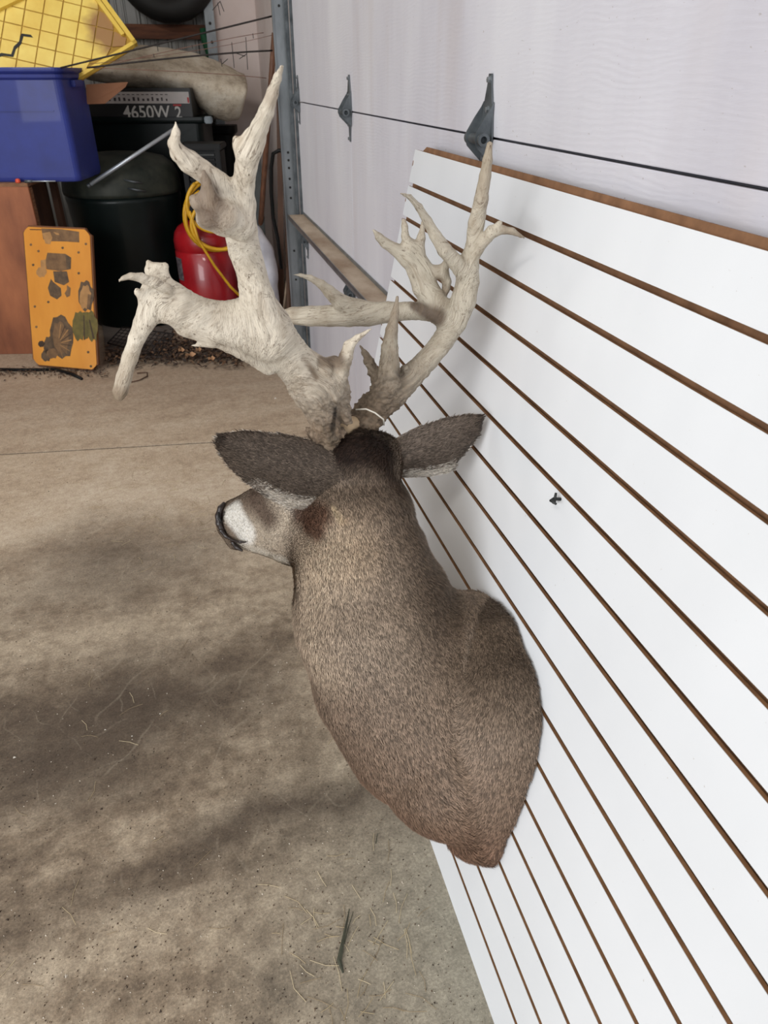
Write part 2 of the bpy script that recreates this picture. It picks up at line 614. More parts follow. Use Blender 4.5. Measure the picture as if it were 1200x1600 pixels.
def make_hinge(y, z, big=1.0):
    """tapered leaves above and below a knuckle with a roller tube facing the room"""
    h = MB()
    x = XD - .0015
    def lf(pts, dx):
        return [(a, b) for a, b in pts]
    up = [(-.03, .0), (.032, .0), (.030, .022), (.024, .052), (.011, .088), (.006, .108), (-.007, .108), (-.010, .088), (-.022, .05)]
    dn = [(-.03, .0), (.032, .0), (.026, -.02), (.012, -.05), (.007, -.075), (.003, -.092), (-.006, -.092), (-.009, -.07), (-.014, -.045)]
    fr = ((x, y, z), (0, 1, 0), (0, 0, 1), (-1, 0, 0))
    h.prism(up, 0, .003, fr)
    h.prism(list(reversed(dn)), 0, .003, fr)
    # folded side cheeks that carry the roller tube
    for yy in (-.024, .028):
        pol = [(0, -.045), (0, .062), (.005, .052), (.018, .034), (.033, .010), (.035, -.004), (.031, -.016), (.012, -.034)]
        h.prism(pol, 0, .0028, ((x, y + yy, z), (-1, 0, 0), (0, 0, 1), (0, 1, 0)))
    hg = h.build('hinge', MAT_GALV_DULL, door, bevel=.0006)
    tb = MB()
    n = 18
    for (r0, y0, y1) in ((.0095, -.036, .040), (.012, -.038, -.031), (.012, .033, .041)):
        vs, fs = [], []
        for yy, rr in ((y0, r0), (y1, r0), (y1, .0065), (y0, .0065)):
            vs += [(x - .022 + rr * math.cos(2 * math.pi * k / n), y + yy, z - .002 + rr * math.sin(2 * math.pi * k / n)) for k in range(n)]
        for i in range(4):
            for k in range(n):
                fs.append((i * n + k, i * n + (k + 1) % n, ((i + 1) % 4) * n + (k + 1) % n, ((i + 1) % 4) * n + k))
        tb.add(vs, fs)
    tb.build('roller_tube', MAT_GALV_DULL, hg, smooth=False)
    for (dy, dz) in ((-.002, .098), (-.003, .048), (-.001, -.04), (-.0015, -.082)):
        bl = MB()
        bl.lathe([(.0075, 0), (.0075, .001), (.0055, .0015), (.0055, .0055), (.003, .0065)], n=6)
        vs = [(x - .003 - p[2], y + dy + p[0], z + dz + p[1]) for p in bl.v]
        b2 = MB().add(vs, bl.f)
        b2.build('bolt', MAT_GALV, hg)
    return hg


for y_ in (1.494, 2.75, 3.86):
    make_hinge(y_, ZJ[2])
for y_ in (2.75, 3.82):
    make_hinge(y_, ZJ[1])

# --- door track and jamb angle
track = thing('trim_1', (XD - .06, YJ, 0), 'galvanised vertical door track with punched angle bracket', 'track')
structure(track)
del track['category']
mb = MB()
mb.box((XD - .082, YJ + .055, 0), (XD - .018, YJ + .058, 2.6))
mb.box((XD - .085, YJ + .035, 0), (XD - .082, YJ + .058, 2.6))
mb.build('jamb_angle', MAT_GALV, track)
mb = MB()
mb.box((XD - .018, YJ + .004, 0.0), (XD - .015, YJ + .058, 2.6))
mb.box((XD - .03, YJ + .03, 0.0), (XD - .012, YJ + .0325, 2.6))
mb.box((XD - .012, YJ + .004, 0.0), (XD + .004, YJ + .0065, 2.6))
mb.build('roller_channel', MAT_GALV_DULL, track)
for zz in [1.62, 1.02, .985, .95, .9, .86, .81, .55, .4, 1.75, 2.0]:
    b2 = MB()
    pr = [(.006, 0), (.006, .0012), (.0045, .0016)]
    b_ = MB().lathe(pr, n=10)
    b2.add([(XD - .05 + p[0], YJ + .0545 - p[2], zz + p[1]) for p in b_.v], b_.f)
    b2.build('bolt_hole', MAT_BLACK, track)

# --- walls, ceiling (the room the light falls into)
MAT_CORR = simple('grey_corrugated_sheet', srgb(150, 150, 148), .55, .3, .25, 6, (1, 1, .3), c2=srgb(112, 110, 106))
MAT_PLAIN = simple('white_painted_sheet', srgb(234, 222, 218), .6, 0, .12, 3, c2=srgb(220, 204, 198))
MAT_WHITE_EDGE = simple('white_trim', srgb(232, 234, 238), .5, 0, .08, 8)
MAT_CEIL = simple('pale_ceiling_sheet', srgb(196, 194, 188), .8, 0, .1, 3)
MAT_WOOD_RED = simple('red_brown_timber', srgb(120, 72, 46), .7, 0, .4, 7, (1, 8, 8), c2=srgb(78, 44, 28))
MAT_POLE_WOOD = simple('worn_wooden_handle', srgb(118, 78, 54), .55, 0, .35, 12, (6, 6, 1), c2=srgb(76, 48, 34))

wb = structure(thing('wall_back', (-1.4, YB, 0), 'grey corrugated steel back wall in shadow', 'wall'))
del wb['category']
x = -3.6
pitch_ = .19
while x < .9:
    mb = MB()
    prof = [(0, 0), (.060, 0), (.070, -.012), (.082, -.012), (.092, 0), (.115, 0), (.121, -.005), (.129, -.005), (.135, 0), (.160, 0), (.166, -.005), (.174, -.005), (.180, 0), (pitch_ - .003, 0)]
    vs = [(x + a, YB + b, z) for z in (0, 2.9) for a, b in prof]
    n = len(prof)
    mb.add(vs, [(k, k + 1, n + k + 1, n + k) for k in range(n - 1)])
    o = mb.build('sheet_panel', MAT_CORR, wb, fix=False)
    x += pitch_
mb = MB().box((-3.6, YB + .004, 0), (.9, YB + .06, 2.9))
mb.build('sheathing', MAT_DARKMETAL, wb)
wz = at(250, 38, YB - .04)[2], at(250, 61, YB - .04)[2]
mb = MB().box((-3.6, YB - .055, wz[1]), (.55, YB - .014, wz[0]))
structure(mb.build('trim_2', MAT_WOOD_RED, bevel=.003))

xw = .70
wr = structure(thing('wall_right', (xw, 5.0, 0), 'pale sheeted wall between the garage door and the back corner', 'wall'))
del wr['category']
MB().box((xw, YJ - .02, 0), (xw + .03, YB, 2.9)).build('sheet_panel', MAT_PLAIN, wr)
xa, xb_, xc = float(at(337, 60, YB - .09)[0]), float(at(404, 60, YB - .09)[0]), float(at(412, 60, YB - .12)[0])
MB().box((xa, YB - .09, 0), (xb_, YB - .07, 2.9)).build('white_sheet', MAT_PLAIN, wr)
MB().box((xb_, YB - .13, 0), (xc, YB - .07, 2.9)).build('corner_trim', MAT_WHITE_EDGE, wr, bevel=.002)
MB().box((xc, YB - .08, 0), (xw, YB - .06, 2.9)).build('recess_panel', MAT_GALV_DULL, wr)
MB().box((XD + .05, YJ - .02, 0), (XD + .09, YJ + .07, 2.9)).build('jamb_board', MAT_WHITE_EDGE, wr)
MB().box((XD + .0, -1.3, 2.47), (XD + .06, YJ + .1, 2.95)).build('header_panel', MAT_PLAIN, wr)
# metal corner stud with holes
xs0, xs1 = float(at(320, 30, YB - .15)[0]), float(at(335, 30, YB - .15)[0])
st_ = structure(MB().box((xs0, YB - .15, 0), (xs1, YB - .09, 2.9)).build('trim_3', MAT_GALV))
mb = MB()
for zz in (1.0, 1.3, 1.55, 1.66, 1.9):
    b_ = MB().lathe([(.010, 0), (.010, .002)], n=10)
    mb.add([((xs0 + xs1) / 2 + p[0], YB - .151 - p[2], zz + p[1]) for p in b_.v], b_.f)
mb.build('bolt_hole', MAT_BLACK, st_)

structure(MB().box((X0, -2.2, 2.95), (.9, YB + .1, 3.0)).build('ceiling', MAT_CEIL))
structure(MB().box((X0 - .05, 2.4, 0), (X0, YB + .1, 2.95)).build('wall_left', MAT_CEIL))

# ================================================================== SLATWALL PANEL LEANING ON THE DOOR
XP, LEAN = 0.325, 0.1982
YL, YR = 1.845, -0.59
nP = np.array([math.cos(LEAN), 0, -math.sin(LEAN)])         # pointing to the door, away from the room
uP = np.array([math.sin(LEAN), 0, math.cos(LEAN)])
oP = np.array([XP, 0, 0.0])


def onP(x, y, off=0.0):
    d = ray(x, y)
    t_ = (nP @ (oP - CAM_O) - off) / (nP @ d)
    return CAM_O + d * t_


def lam_material():
    m, t, b = nt('white_melamine')
    c = ramp(t, noisef(t, coords(t, (1, 1.2, .5)), 3, 3), [(.3, srgb(222, 225, 229)), (.7, srgb(231, 234, 238))])
    sm = ramp(t, noisef(t, coords(t, (1, 3, 3)), 60, 2), [(.76, (0, 0, 0)), (.79, (.5,) * 3)])
    c = mixc(t, sm, c, srgb(170, 160, 150))
    t.links.new(c, b.inputs['Base Color'])
    b.inputs['Roughness'].default_value = .3
    b.inputs['Specular IOR Level'].default_value = .45
    return m


MAT_LAM = lam_material()
MAT_MDF = simple('brown_fibreboard', srgb(168, 126, 88), .9, 0, .3, 40, c2=srgb(128, 92, 62), bmp=.3)
MAT_MDF_DARK = simple('brown_fibreboard_core', srgb(140, 102, 72), .9, 0, .3, 30, c2=srgb(108, 76, 52))
panel = thing('slatwall_panel', (XP, .6, 0), 'white slatwall panel with brown grooves leaning on the garage door', 'wall panel')
FR = (tuple(oP), (0, 1, 0), tuple(uP), tuple(nP))
P_ = .0762
for k in range(16):
    s0 = k * P_ + (.0045 if k else 0)
    s1 = (k + 1) * P_ - (.0045 if k < 15 else 0)
    mb = MB()
    yl = YL + random.uniform(-.0015, .0015)
    pol = [(YR, s0), (yl, s0), (yl, s1), (YR, s1)]
    mb.prism(pol, 0.0006, .0065, FR, 1)
    mb.prism(pol, 0.0, .0006, FR, 0, 0)
    a_, b_ = s0 + (.009 if k else 0), s1 - (.009 if k < 15 else 0)
    mb.prism([(YR, a_), (yl, a_), (yl, b_), (YR, b_)], .0065, .0115, FR, 1)
    mb.build('slat', [MAT_LAM, MAT_MDF], panel)
MB().prism([(YR, 0), (YL, 0), (YL, 16 * P_), (YR, 16 * P_)], .0115, .019, FR).prism([(YR, 16 * P_ - .001), (YL - .035, 16 * P_ - .001), (YL - .06, 16 * P_ + .011), (YR, 16 * P_ + .011)], .008, .0185, FR).build('backing_board', MAT_MDF_DARK, panel)
# broken chips along the left end
mb = MB()
for k in range(16):
    for j in range(2):
        s = (k + random.random()) * P_
        y_ = YL - random.uniform(.001, .004)
        q = random.uniform(.002, .005)
        if 3 <= (s / P_) % 1 * 10 <= 9:
            mb.prism([(y_ - q, s), (y_ + .001, s - q), (y_ + .0012, s + q * 2), (y_ - q * .4, s + q * 2.2)], -.0006, .0004, FR)
mb.build('edge_chips', MAT_MDF_DARK, panel)['kind'] = 'stuff'
# bolt clip left in a groove
hk = onP(876, 780)
t_ = thing('screw_hook', hk, 'small dark bent screw hook stuck in a groove right of the far ear', 'hook')
hh = hk - nP * .004
ydir = np.array([0, 1.0, 0])
mb = MB()
mb.tube([hk + nP * .008, hk - nP * .012, hk - nP * .020 - ydir * .006, hk - nP * .016 - ydir * .016], [.0026, .0026, .0022, .0018], 8)
mb.build('shank', MAT_DARKMETAL, t_, smooth=True)
mb = MB()
mb.tube([hk - nP * .010 + uP * .009 + ydir * .002, hk - nP * .010 - uP * .007 - ydir * .002], [.0018, .0028], 8)
mb.build('cross_pin', MAT_DARKMETAL, t_, smooth=True)

# ================================================================== DEER SHOULDER MOUNT
mount = thing('deer_shoulder_mount', onP(760, 1150), 'taxidermy deer head and shoulders with huge pale antlers hung on white panel', 'deer mount')

B = SDF((-.10, .50, .08), (.58, 1.40, 1.02), .005)
B.chain([(765, 1336, .69, 18), (748, 1285, .725, 58), (706, 1192, .79, 114), (668, 1120, .87, 138), (622, 1045, .92, 136), (585, 960, .955, 125), (566, 880, .985, 105), (560, 815, 1.015, 88), (557, 760, 1.04, 62)], k=.03)
B.chain([(790, 1110, .74, 74), (775, 1200, .72, 66), (766, 1280, .70, 46)], k=.04)
B.chain([(645, 1195, .84, 58), (700, 1240, .76, 44)], k=.03)
B.chain([(800, 1180, .70, 34), (796, 1260, .675, 26), (776, 1325, .67, 17)], k=.03)
B.chain([(775, 1030, .84, 84), (795, 1075, .78, 76), (790, 1140, .74, 74)], k=.05)
B.chain([(700, 1010, .92, 74), (748, 990, .93, 66), (785, 1005, .88, 62)], k=.04)
B.chain([(715, 1100, .82, 98), (725, 1050, .87, 88)], k=.05)
B.chain([(770, 985, .90, 46), (812, 1008, .82, 34), (818, 1040, .79, 36)], k=.03)
# skull, cheek, muzzle and jaw
B.chain([(562, 740, 1.045, 52), (520, 766, 1.075, 61), (455, 785, 1.105, 51), (405, 798, 1.135, 37), (372, 808, 1.155, 30), (360, 818, 1.165, 23)], k=.025)
B.chain([(520, 830, 1.04, 69), (455, 838, 1.075, 45), (405, 838, 1.11, 27), (377, 843, 1.13, 16), (368, 848, 1.14, 11)], k=.025)
B.chain([(530, 716, 1.03, 30), (560, 704, 1.04, 34), (598, 712, 1.06, 30)], k=.03)
# flat back where the form meets the panel
ax = [(np.arange(n_) * B.vox + l) for n_, l in zip(B.n, B.lo)]
GX, GZ = np.meshgrid(ax[0], ax[2], indexing='ij')
pl = (GX - XP) * nP[0] + GZ * nP[2] + .002
B.D = np.maximum(B.D, pl[:, None, :].astype(np.float32))
BV, BQ = B.mesh()
bn = vnormals(BV, BQ)
BV += bn * (sn(BV, 42, 3) * .0022 + sn(BV, 95, 4) * .0010)[:, None]
bn = vnormals(BV, BQ)


_d = BV - CAM_O
_z = _d @ C_F
BPX = 600 + F_PX * (_d @ C_R) / _z
BPY = 800 - F_PX * (_d @ C_U) / _z


def surf(px, py):
    """nearest point of the pelt on a line of sight"""
    k = np.argsort((BPX - px) ** 2 + (BPY - py) ** 2)[:60]
    return BV[k[np.argmin(_z[k])]]


def ball(V, px, py, Y, rpx, soft=.35, sc=(1, 1, 1), on=False):
    c = surf(px, py) if on else at(px, py, Y)
    r_ = pxr(c, rpx)
    d = np.linalg.norm((V - c) / np.array(sc), axis=1) / r_
    return np.clip((1 + soft - d) / (2 * soft), 0, 1)


def seg(V, a, b, soft=.4, on=False):
    A, B2 = (surf(*a[:2]), surf(*b[:2])) if on else (at(*a[:3]), at(*b[:3]))
    ba = B2 - A
    h = np.clip((V - A) @ ba / (ba @ ba), 0, 1)
    r_ = pxr(A, a[3]) * (1 - h) + pxr(B2, b[3]) * h
    d = np.linalg.norm(V - A - h[:, None] * ba, axis=1) / r_
    return np.clip((1 + soft - d) / (2 * soft), 0, 1)


def L3(c):
    return np.array(srgb(*c))


def coat(V):
    """real colour regions of the pelt"""
    n = len(V)
    C = np.tile(L3((140, 123, 107)), (n, 1))

    def put(m, c):
        nonlocal C
        C = C * (1 - m[:, None]) + L3(c) * m[:, None]

    def S_(a, b, soft):
        return seg(V, a, b, soft, True)
    z = V[:, 2]
    put(np.clip((.56 - z) / .25, 0, 1) * .9, (128, 105, 88))                    # russet lower shoulder
    put(np.clip((.34 - z) / .16, 0, 1) * .8, (130, 96, 77))
    put(S_((625, 770, 0, 26), (690, 930, 0, 42), .9) * .7, (98, 82, 68))             # dark nape
    put(S_((700, 950, 0, 50), (820, 1010, 0, 60), .9) * .7, (92, 77, 63))
    put(S_((700, 960, 0, 50), (760, 1080, 0, 50), .9) * .4, (104, 88, 74))
    put(S_((470, 905, 0, 40), (490, 1040, 0, 40), .9) * .75, (190, 170, 148))      # pale throat line
    put(S_((530, 870, 0, 60), (560, 1000, 0, 60), .9) * .3, (176, 158, 138))
    put(S_((540, 800, 0, 30), (545, 880, 0, 30), .9) * .35, (190, 164, 136))
    put(ball(V, 500, 860, 0, 60, .6, on=True) * .6, (192, 172, 148))             # cheek
    put(S_((430, 800, 0, 40), (400, 840, 0, 40), .5) * .8, (204, 188, 168))
    put(S_((392, 774, 0, 22), (412, 812, 0, 18), .5) * .9, (104, 86, 74))
    put(S_((432, 770, 0, 14), (455, 800, 0, 12), .5) * .8, (214, 204, 190))
    put(S_((358, 798, 0, 20), (374, 832, 0, 20), .25), (248, 243, 234))            # white muzzle band
    put(S_((368, 862, 0, 11), (440, 888, 0, 10), .6) * .9, (236, 226, 210))
    put(S_((340, 798, 0, 5), (344, 832, 0, 5), .3), (38, 28, 24))
    put(S_((458, 804, 0, 20), (492, 802, 0, 20), .5) * .9, (92, 64, 50))                # dark cheek patch
    put(S_((472, 826, 0, 14), (485, 828, 0, 16), .45) * .9, (92, 64, 50))
    put(S_((512, 786, 0, 3.5), (521, 808, 0, 4), .9) * .8, (236, 212, 174))
    put(ball(V, 528, 815, 0, 6, .8, on=True) * .5, (214, 184, 150))
    put(S_((545, 742, 0, 30), (600, 762, 0, 34), .8) * .8, (112, 97, 84))
    put(S_((515, 722, 0, 26), (548, 770, 0, 26), .8) * .75, (112, 98, 85))
    put(S_((515, 698, 0, 36), (606, 700, 0, 34), .45) * .97, (44, 31, 25))           # black-brown crown
    put(S_((605, 715, 0, 16), (628, 760, 0, 16), .6) * .7, (62, 46, 36))
    return np.clip(C, 0, 1)


def pelt_material():
    m, t, b = nt('deer_pelt')
    a = N(t, 'ShaderNodeAttribute', attribute_name='coat')
    f = noisef(t, coords(t), 260, 3, .6)
    c = mixc(t, .55, a.outputs['Color'], ramp(t, f, [(.35, (.3,) * 3), (.65, (.62,) * 3)]), 'OVERLAY')
    t.links.new(c, b.inputs['Base Color'])
    b.inputs['Roughness'].default_value = .85
    b.inputs['Specular IOR Level'].default_value = .2
    bump(t, b, f, .4, .002)
    return m


def hair_material():
    m, t, b = nt('deer_hair')
    a = N(t, 'ShaderNodeAttribute', attribute_name='coat')
    t.links.new(a.outputs['Color'], b.inputs['Base Color'])
    b.inputs['Roughness'].default_value = .6
    b.inputs['Specular IOR Level'].default_value = .25
    return m


MAT_PELT, MAT_HAIR = pelt_material(), hair_material()


def make_fur(name, V, Q, flow, n, length, width, parent, colf, lift=.32, lenf=None, keep=None):
    a, b_, c, d = (V[Q[:, k]] for k in range(4))
    area = np.linalg.norm(np.cross(c - a, d - b_), axis=1) / 2
    fc = (a + b_ + c + d) / 4
    nr = np.cross(c - a, d - b_)
    nr /= np.linalg.norm(nr, axis=1)[:, None] + 1e-12
    if keep is not None:
        area = area * keep(fc, nr)
    idx = rng.choice(len(Q), n, p=area / area.sum())
    u, v = rng.random((2, n, 1))
    P = (a[idx] * (1 - u) + b_[idx] * u) * (1 - v) + (d[idx] * (1 - u) + c[idx] * u) * v
    nn = nr[idx]
    fl_ = flow[Q[idx, 0]] + rng.normal(0, .22, (n, 3))
    fl_ -= nn * (fl_ * nn).sum(1)[:, None]
    fl_ /= np.linalg.norm(fl_, axis=1)[:, None] + 1e-9
    L = length * (.6 + .8 * rng.random((n, 1)))
    if lenf is not None:
        L = L * lenf(P)[:, None]
    lift_ = lift * (.5 + rng.random((n, 1)))
    tip = P + (fl_ + nn * lift_) * L
    mid = P + (fl_ * .5 + nn * lift_ * .75) * L
    s = np.cross(fl_, nn) * width * (.6 + .8 * rng.random((n, 1)))
    P0 = P - nn * .0008
    VV = np.stack([P0 - s, P0 + s, mid + s * .8, tip, mid - s * .8], 1).reshape(-1, 3)
    base = colf(P) if callable(colf) else colf[Q[idx, rng.integers(0, 4, n)]]
    cell = np.floor((P + fl_ * 0) / .0030).astype(np.int64)
    hsh = ((cell[:, 0] * 73856093) ^ (cell[:, 1] * 19349663) ^ (cell[:, 2] * 83492791)) % 9973 / 9973.0
    k = .35 * rng.random((n, 1)) + .65 * hsh[:, None]
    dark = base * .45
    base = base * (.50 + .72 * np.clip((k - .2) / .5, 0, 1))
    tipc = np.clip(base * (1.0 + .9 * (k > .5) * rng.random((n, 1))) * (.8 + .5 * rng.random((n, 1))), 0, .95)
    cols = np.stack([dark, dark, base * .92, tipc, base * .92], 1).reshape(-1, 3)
    F = (np.arange(n)[:, None] * 5 + np.array([[0, 1, 2, 4]])).reshape(-1, 4)
    T = (np.arange(n)[:, None] * 5 + np.array([[4, 2, 3, 3]])).reshape(-1, 4)
    me = bpy.data.meshes.new(name)
    T3 = T[:, :3]
    loops = np.concatenate([F, ], 0).ravel()
    me.vertices.add(len(VV))
    me.vertices.foreach_set('co', VV.astype(np.float32).ravel())
    allv = np.concatenate([np.c_[F].ravel(), T3.ravel()])
    starts = np.concatenate([np.arange(0, n * 4, 4), n * 4 + np.arange(0, n * 3, 3)])
    me.loops.add(len(allv))
    me.loops.foreach_set('vertex_index', allv.astype(np.int32))
    me.polygons.add(2 * n)
    me.polygons.foreach_set('loop_start', starts.astype(np.int32))
    me.update(calc_edges=True)
    at_ = me.attributes.new('coat', 'FLOAT_COLOR', 'POINT')
    at_.data.foreach_set('color', np.c_[cols, np.ones(len(VV))].astype(np.float32).ravel())
    me.materials.append(MAT_HAIR)
    o = link(name, me, parent)
    o['kind'] = 'stuff'
    return o


body = mesh_np('body', BV, BQ, MAT_PELT, mount, coat(BV) * .62)
bflow = B.flow(BV, .03)
# prims run base -> head on the shoulder chain, so hair runs against it
neck_dir = at(700, 1205, .79) - at(574, 745, 1.045)
neck_dir /= np.linalg.norm(neck_dir)
sgn = np.sign(bflow @ neck_dir)
hx = ball(BV, 440, 810, 1.10, 120, .3)
bflow = bflow * sgn[:, None]
headback = at(560, 760, 1.0) - at(370, 830, 1.15)
headback /= np.linalg.norm(headback)
bflow = bflow * (1 - hx[:, None]) + headback * hx[:, None]


def hairlen(P):
    L = np.ones(len(P))
    m_ = ball(P, 400, 820, 1.12, 95, .4)
    L = L * (1 - m_ * .72)
    L = L * (1 + .6 * ball(P, 575, 700, 1.05, 40, .4))
    L = L * (1 + .35 * seg(P, (465, 920, 1.0, 40), (480, 1030, .9, 30), .4))
    return L


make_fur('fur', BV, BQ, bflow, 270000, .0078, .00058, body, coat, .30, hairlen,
         keep=lambda c, n_: ((c @ nP - oP @ nP) < -.006).astype(float) + .02)

# nose pad, mouth line, eyes
MAT_NOSE = simple('black_nose_leather', srgb(40, 30, 27), .35, 0, .4, 60, bmp=.5)
MAT_EYE = simple('glass_eye', srgb(18, 10, 8), .05, 0, .1, 10, bmp=0, coat=1)
def sp(px, py, off=0.0):
    p = surf(px, py)
    d = ray(px, py)
    q_ = CAM_O + d * (float((p - CAM_O) @ C_F) / float(d @ C_F))
    return q_ - C_F * off


S = SDF((-.06, 1.0, .50), (.10, 1.25, .78), .0016)


def spline(pts, off, k):
    P = [sp(x_, y_, off) for x_, y_, r_ in pts]
    S.poly(P, [pxr(p, q_[2]) for p, q_ in zip(P, pts)], k)


spline([(349, 787, 3), (344, 794, 4.5), (341, 806, 5.5), (342, 818, 5.5), (347, 829, 5)], -.0035, .004)
V, Q = S.mesh()
mesh_np('nose', V, Q, MAT_NOSE, mount)
MAT_NOSTRIL = simple('nostril_dark', srgb(10, 8, 8), .6)
MB().tube([sp(342, 800, .003), sp(343, 810, .005), sp(347, 817, .002)], [.001, .003, .001], 8).build('nostril', MAT_NOSTRIL, mount, smooth=True)
S = SDF((-.06, .95, .48), (.14, 1.25, .74), .0014)
spline([(346, 829, 4), (353, 838, 2.8), (364, 844, 2.2), (375, 847, 2.2), (384, 847, 1.2)], .0, .003)
spline([(362, 847, 2.2), (370, 855, 4.0), (378, 860, 2)], .0, .003)
V, Q = S.mesh()
mesh_np('mouth_line', V, Q, MAT_NOSE, mount)
ec = at(470, 775, 1.045)
for c_ in (ec, at(520, 738, 1.13)):
    MB().lathe([(.001, -.0125), (.007, -.0105), (.0115, -.005), (.0128, 0), (.0115, .005), (.007, .0105), (.001, .0125)], c_, 20).build('eye', MAT_EYE, mount, smooth=True)


def make_ear(name, top, bot, depth, bulge, colf, label=None, tipfold=0.0):
    """closed leaf-shaped shell; top/bot are outline polylines from base to tip"""
    nu, nv = 34, 16

    def samp(poly, u):
        pts = np.array(poly, float)
        s = np.r_[0, np.cumsum(np.linalg.norm(np.diff(pts[:, :2], axis=0), axis=1))]
        s /= s[-1]
        return np.array([np.interp(u, s, pts[:, k]) for k in range(2)])
    rows, mids = [], []
    G = np.zeros((nu, nv, 3))
    for i in range(nu):
        u = i / (nu - 1)
        a_, b_ = samp(top, u), samp(bot, u)
        Y = depth[0] + (depth[1] - depth[0]) * u
        for j in range(nv):
            v = j / (nv - 1)
            p = a_ * (1 - v) + b_ * v
            G[i, j] = at(p[0], p[1], Y - bulge * math.sin(math.pi * (v * .92 + .04)) * (1 - .55 * u) + .03 * (v - .5) * 0)
    # back (convex) skin toward the viewer and front skin offset inward
    dirv = C_F
    Vb = G.reshape(-1, 3)
    vv = np.tile(np.linspace(0, 1, nv), nu)
    uu = np.repeat(np.linspace(0, 1, nu), nv)
    th = .0075 * np.sin(np.pi * np.clip(vv, .0, 1)) ** .5 * np.clip(1.25 - uu, .25, 1) + .0006
    Vf = Vb + dirv * th[:, None]
    V = np.r_[Vb, Vf]
    n = nu * nv
    Q = []
    for i in range(nu - 1):
        for j in range(nv - 1):
            a_ = i * nv + j
            Q.append((a_, a_ + nv, a_ + nv + 1, a_ + 1))
            Q.append((n + a_, n + a_ + 1, n + a_ + nv + 1, n + a_ + nv))
    for i in range(nu - 1):
        for j in (0, nv - 1):
            a_ = i * nv + j
            q = (a_, n + a_, n + a_ + nv, a_ + nv)
            Q.append(q if j == 0 else q[::-1])
    for i in (0, nu - 1):
        for j in range(nv - 1):
            a_ = i * nv + j
            q = (a_, a_ + 1, n + a_ + 1, n + a_)
            Q.append(q if i == 0 else q[::-1])
    Q = np.array(Q)
    # make the normals point outward
    nrm = vnormals(V, Q)
    if (nrm[:n] @ dirv).mean() > 0:
        Q = Q[:, ::-1]
    V = V + vnormals(V, Q) * (sn(V, 70, 9) * .0012)[:, None]
    U = np.r_[uu, uu]
    VVc = np.r_[vv, vv]
    back = np.r_[np.ones(n), np.zeros(n)]
    cols = colf(U, VVc, back)
    o = mesh_np(name, V, Q, MAT_PELT, mount, cols * .65)
    if label:
        o['label'] = label
    fl_ = np.zeros_like(V)
    ax_ = (G[-1].mean(0) - G[0].mean(0))
    fl_[:] = ax_ / np.linalg.norm(ax_)
    make_fur('ear_fur', V, Q, fl_, 15000, .0075, .0006, o, cols, .22)
    return o


def earcol(shift=0.0, whitelo=(.05, .62)):
    def f(u, v, back):
        n = len(u)
        C = np.tile(L3((104, 92, 82)), (n, 1))

        def put(m, c):
            nonlocal C
            C = C * (1 - m[:, None]) + L3(c) * m[:, None]
        put(np.clip((u - .70) / .25, 0, 1) * .6, (76, 64, 55))
        put(np.clip((u - .9) / .06, 0, 1) * .75, (52, 42, 35))
        put(np.clip((.25 - u) / .3, 0, 1) * .6, (128, 112, 96))
        w = np.clip((v - .80) / .08, 0, 1) * np.clip((u - whitelo[0]) / .06, 0, 1) * np.clip((whitelo[1] - u) / .08, 0, 1)
        put(w, (224, 214, 200))
        put(np.clip((.03 - np.minimum(v, 1 - v)) / .03, 0, 1) * (u > .5) * .6, (60, 48, 40))
        C[back < .5] = C[back < .5] * .3 + L3((226, 214, 200)) * .7
        return C
    return f


make_ear('ear', [(560, 725), (530, 700), (495, 690), (440, 677), (380, 673), (342, 678)],
         [(566, 768), (545, 790), (505, 798), (458, 794), (425, 782), (385, 755), (352, 722), (336, 692)],
         (1.03, 1.0), .035, earcol())
make_ear('ear', [(588, 712), (612, 688), (650, 668), (690, 655), (725, 648), (754, 648)],
         [(600, 748), (632, 746), (668, 745), (700, 739), (712, 733), (713, 722), (730, 703), (748, 680), (754, 656)],
         (1.055, 1.10), .028, earcol(0, (.12, .58)))

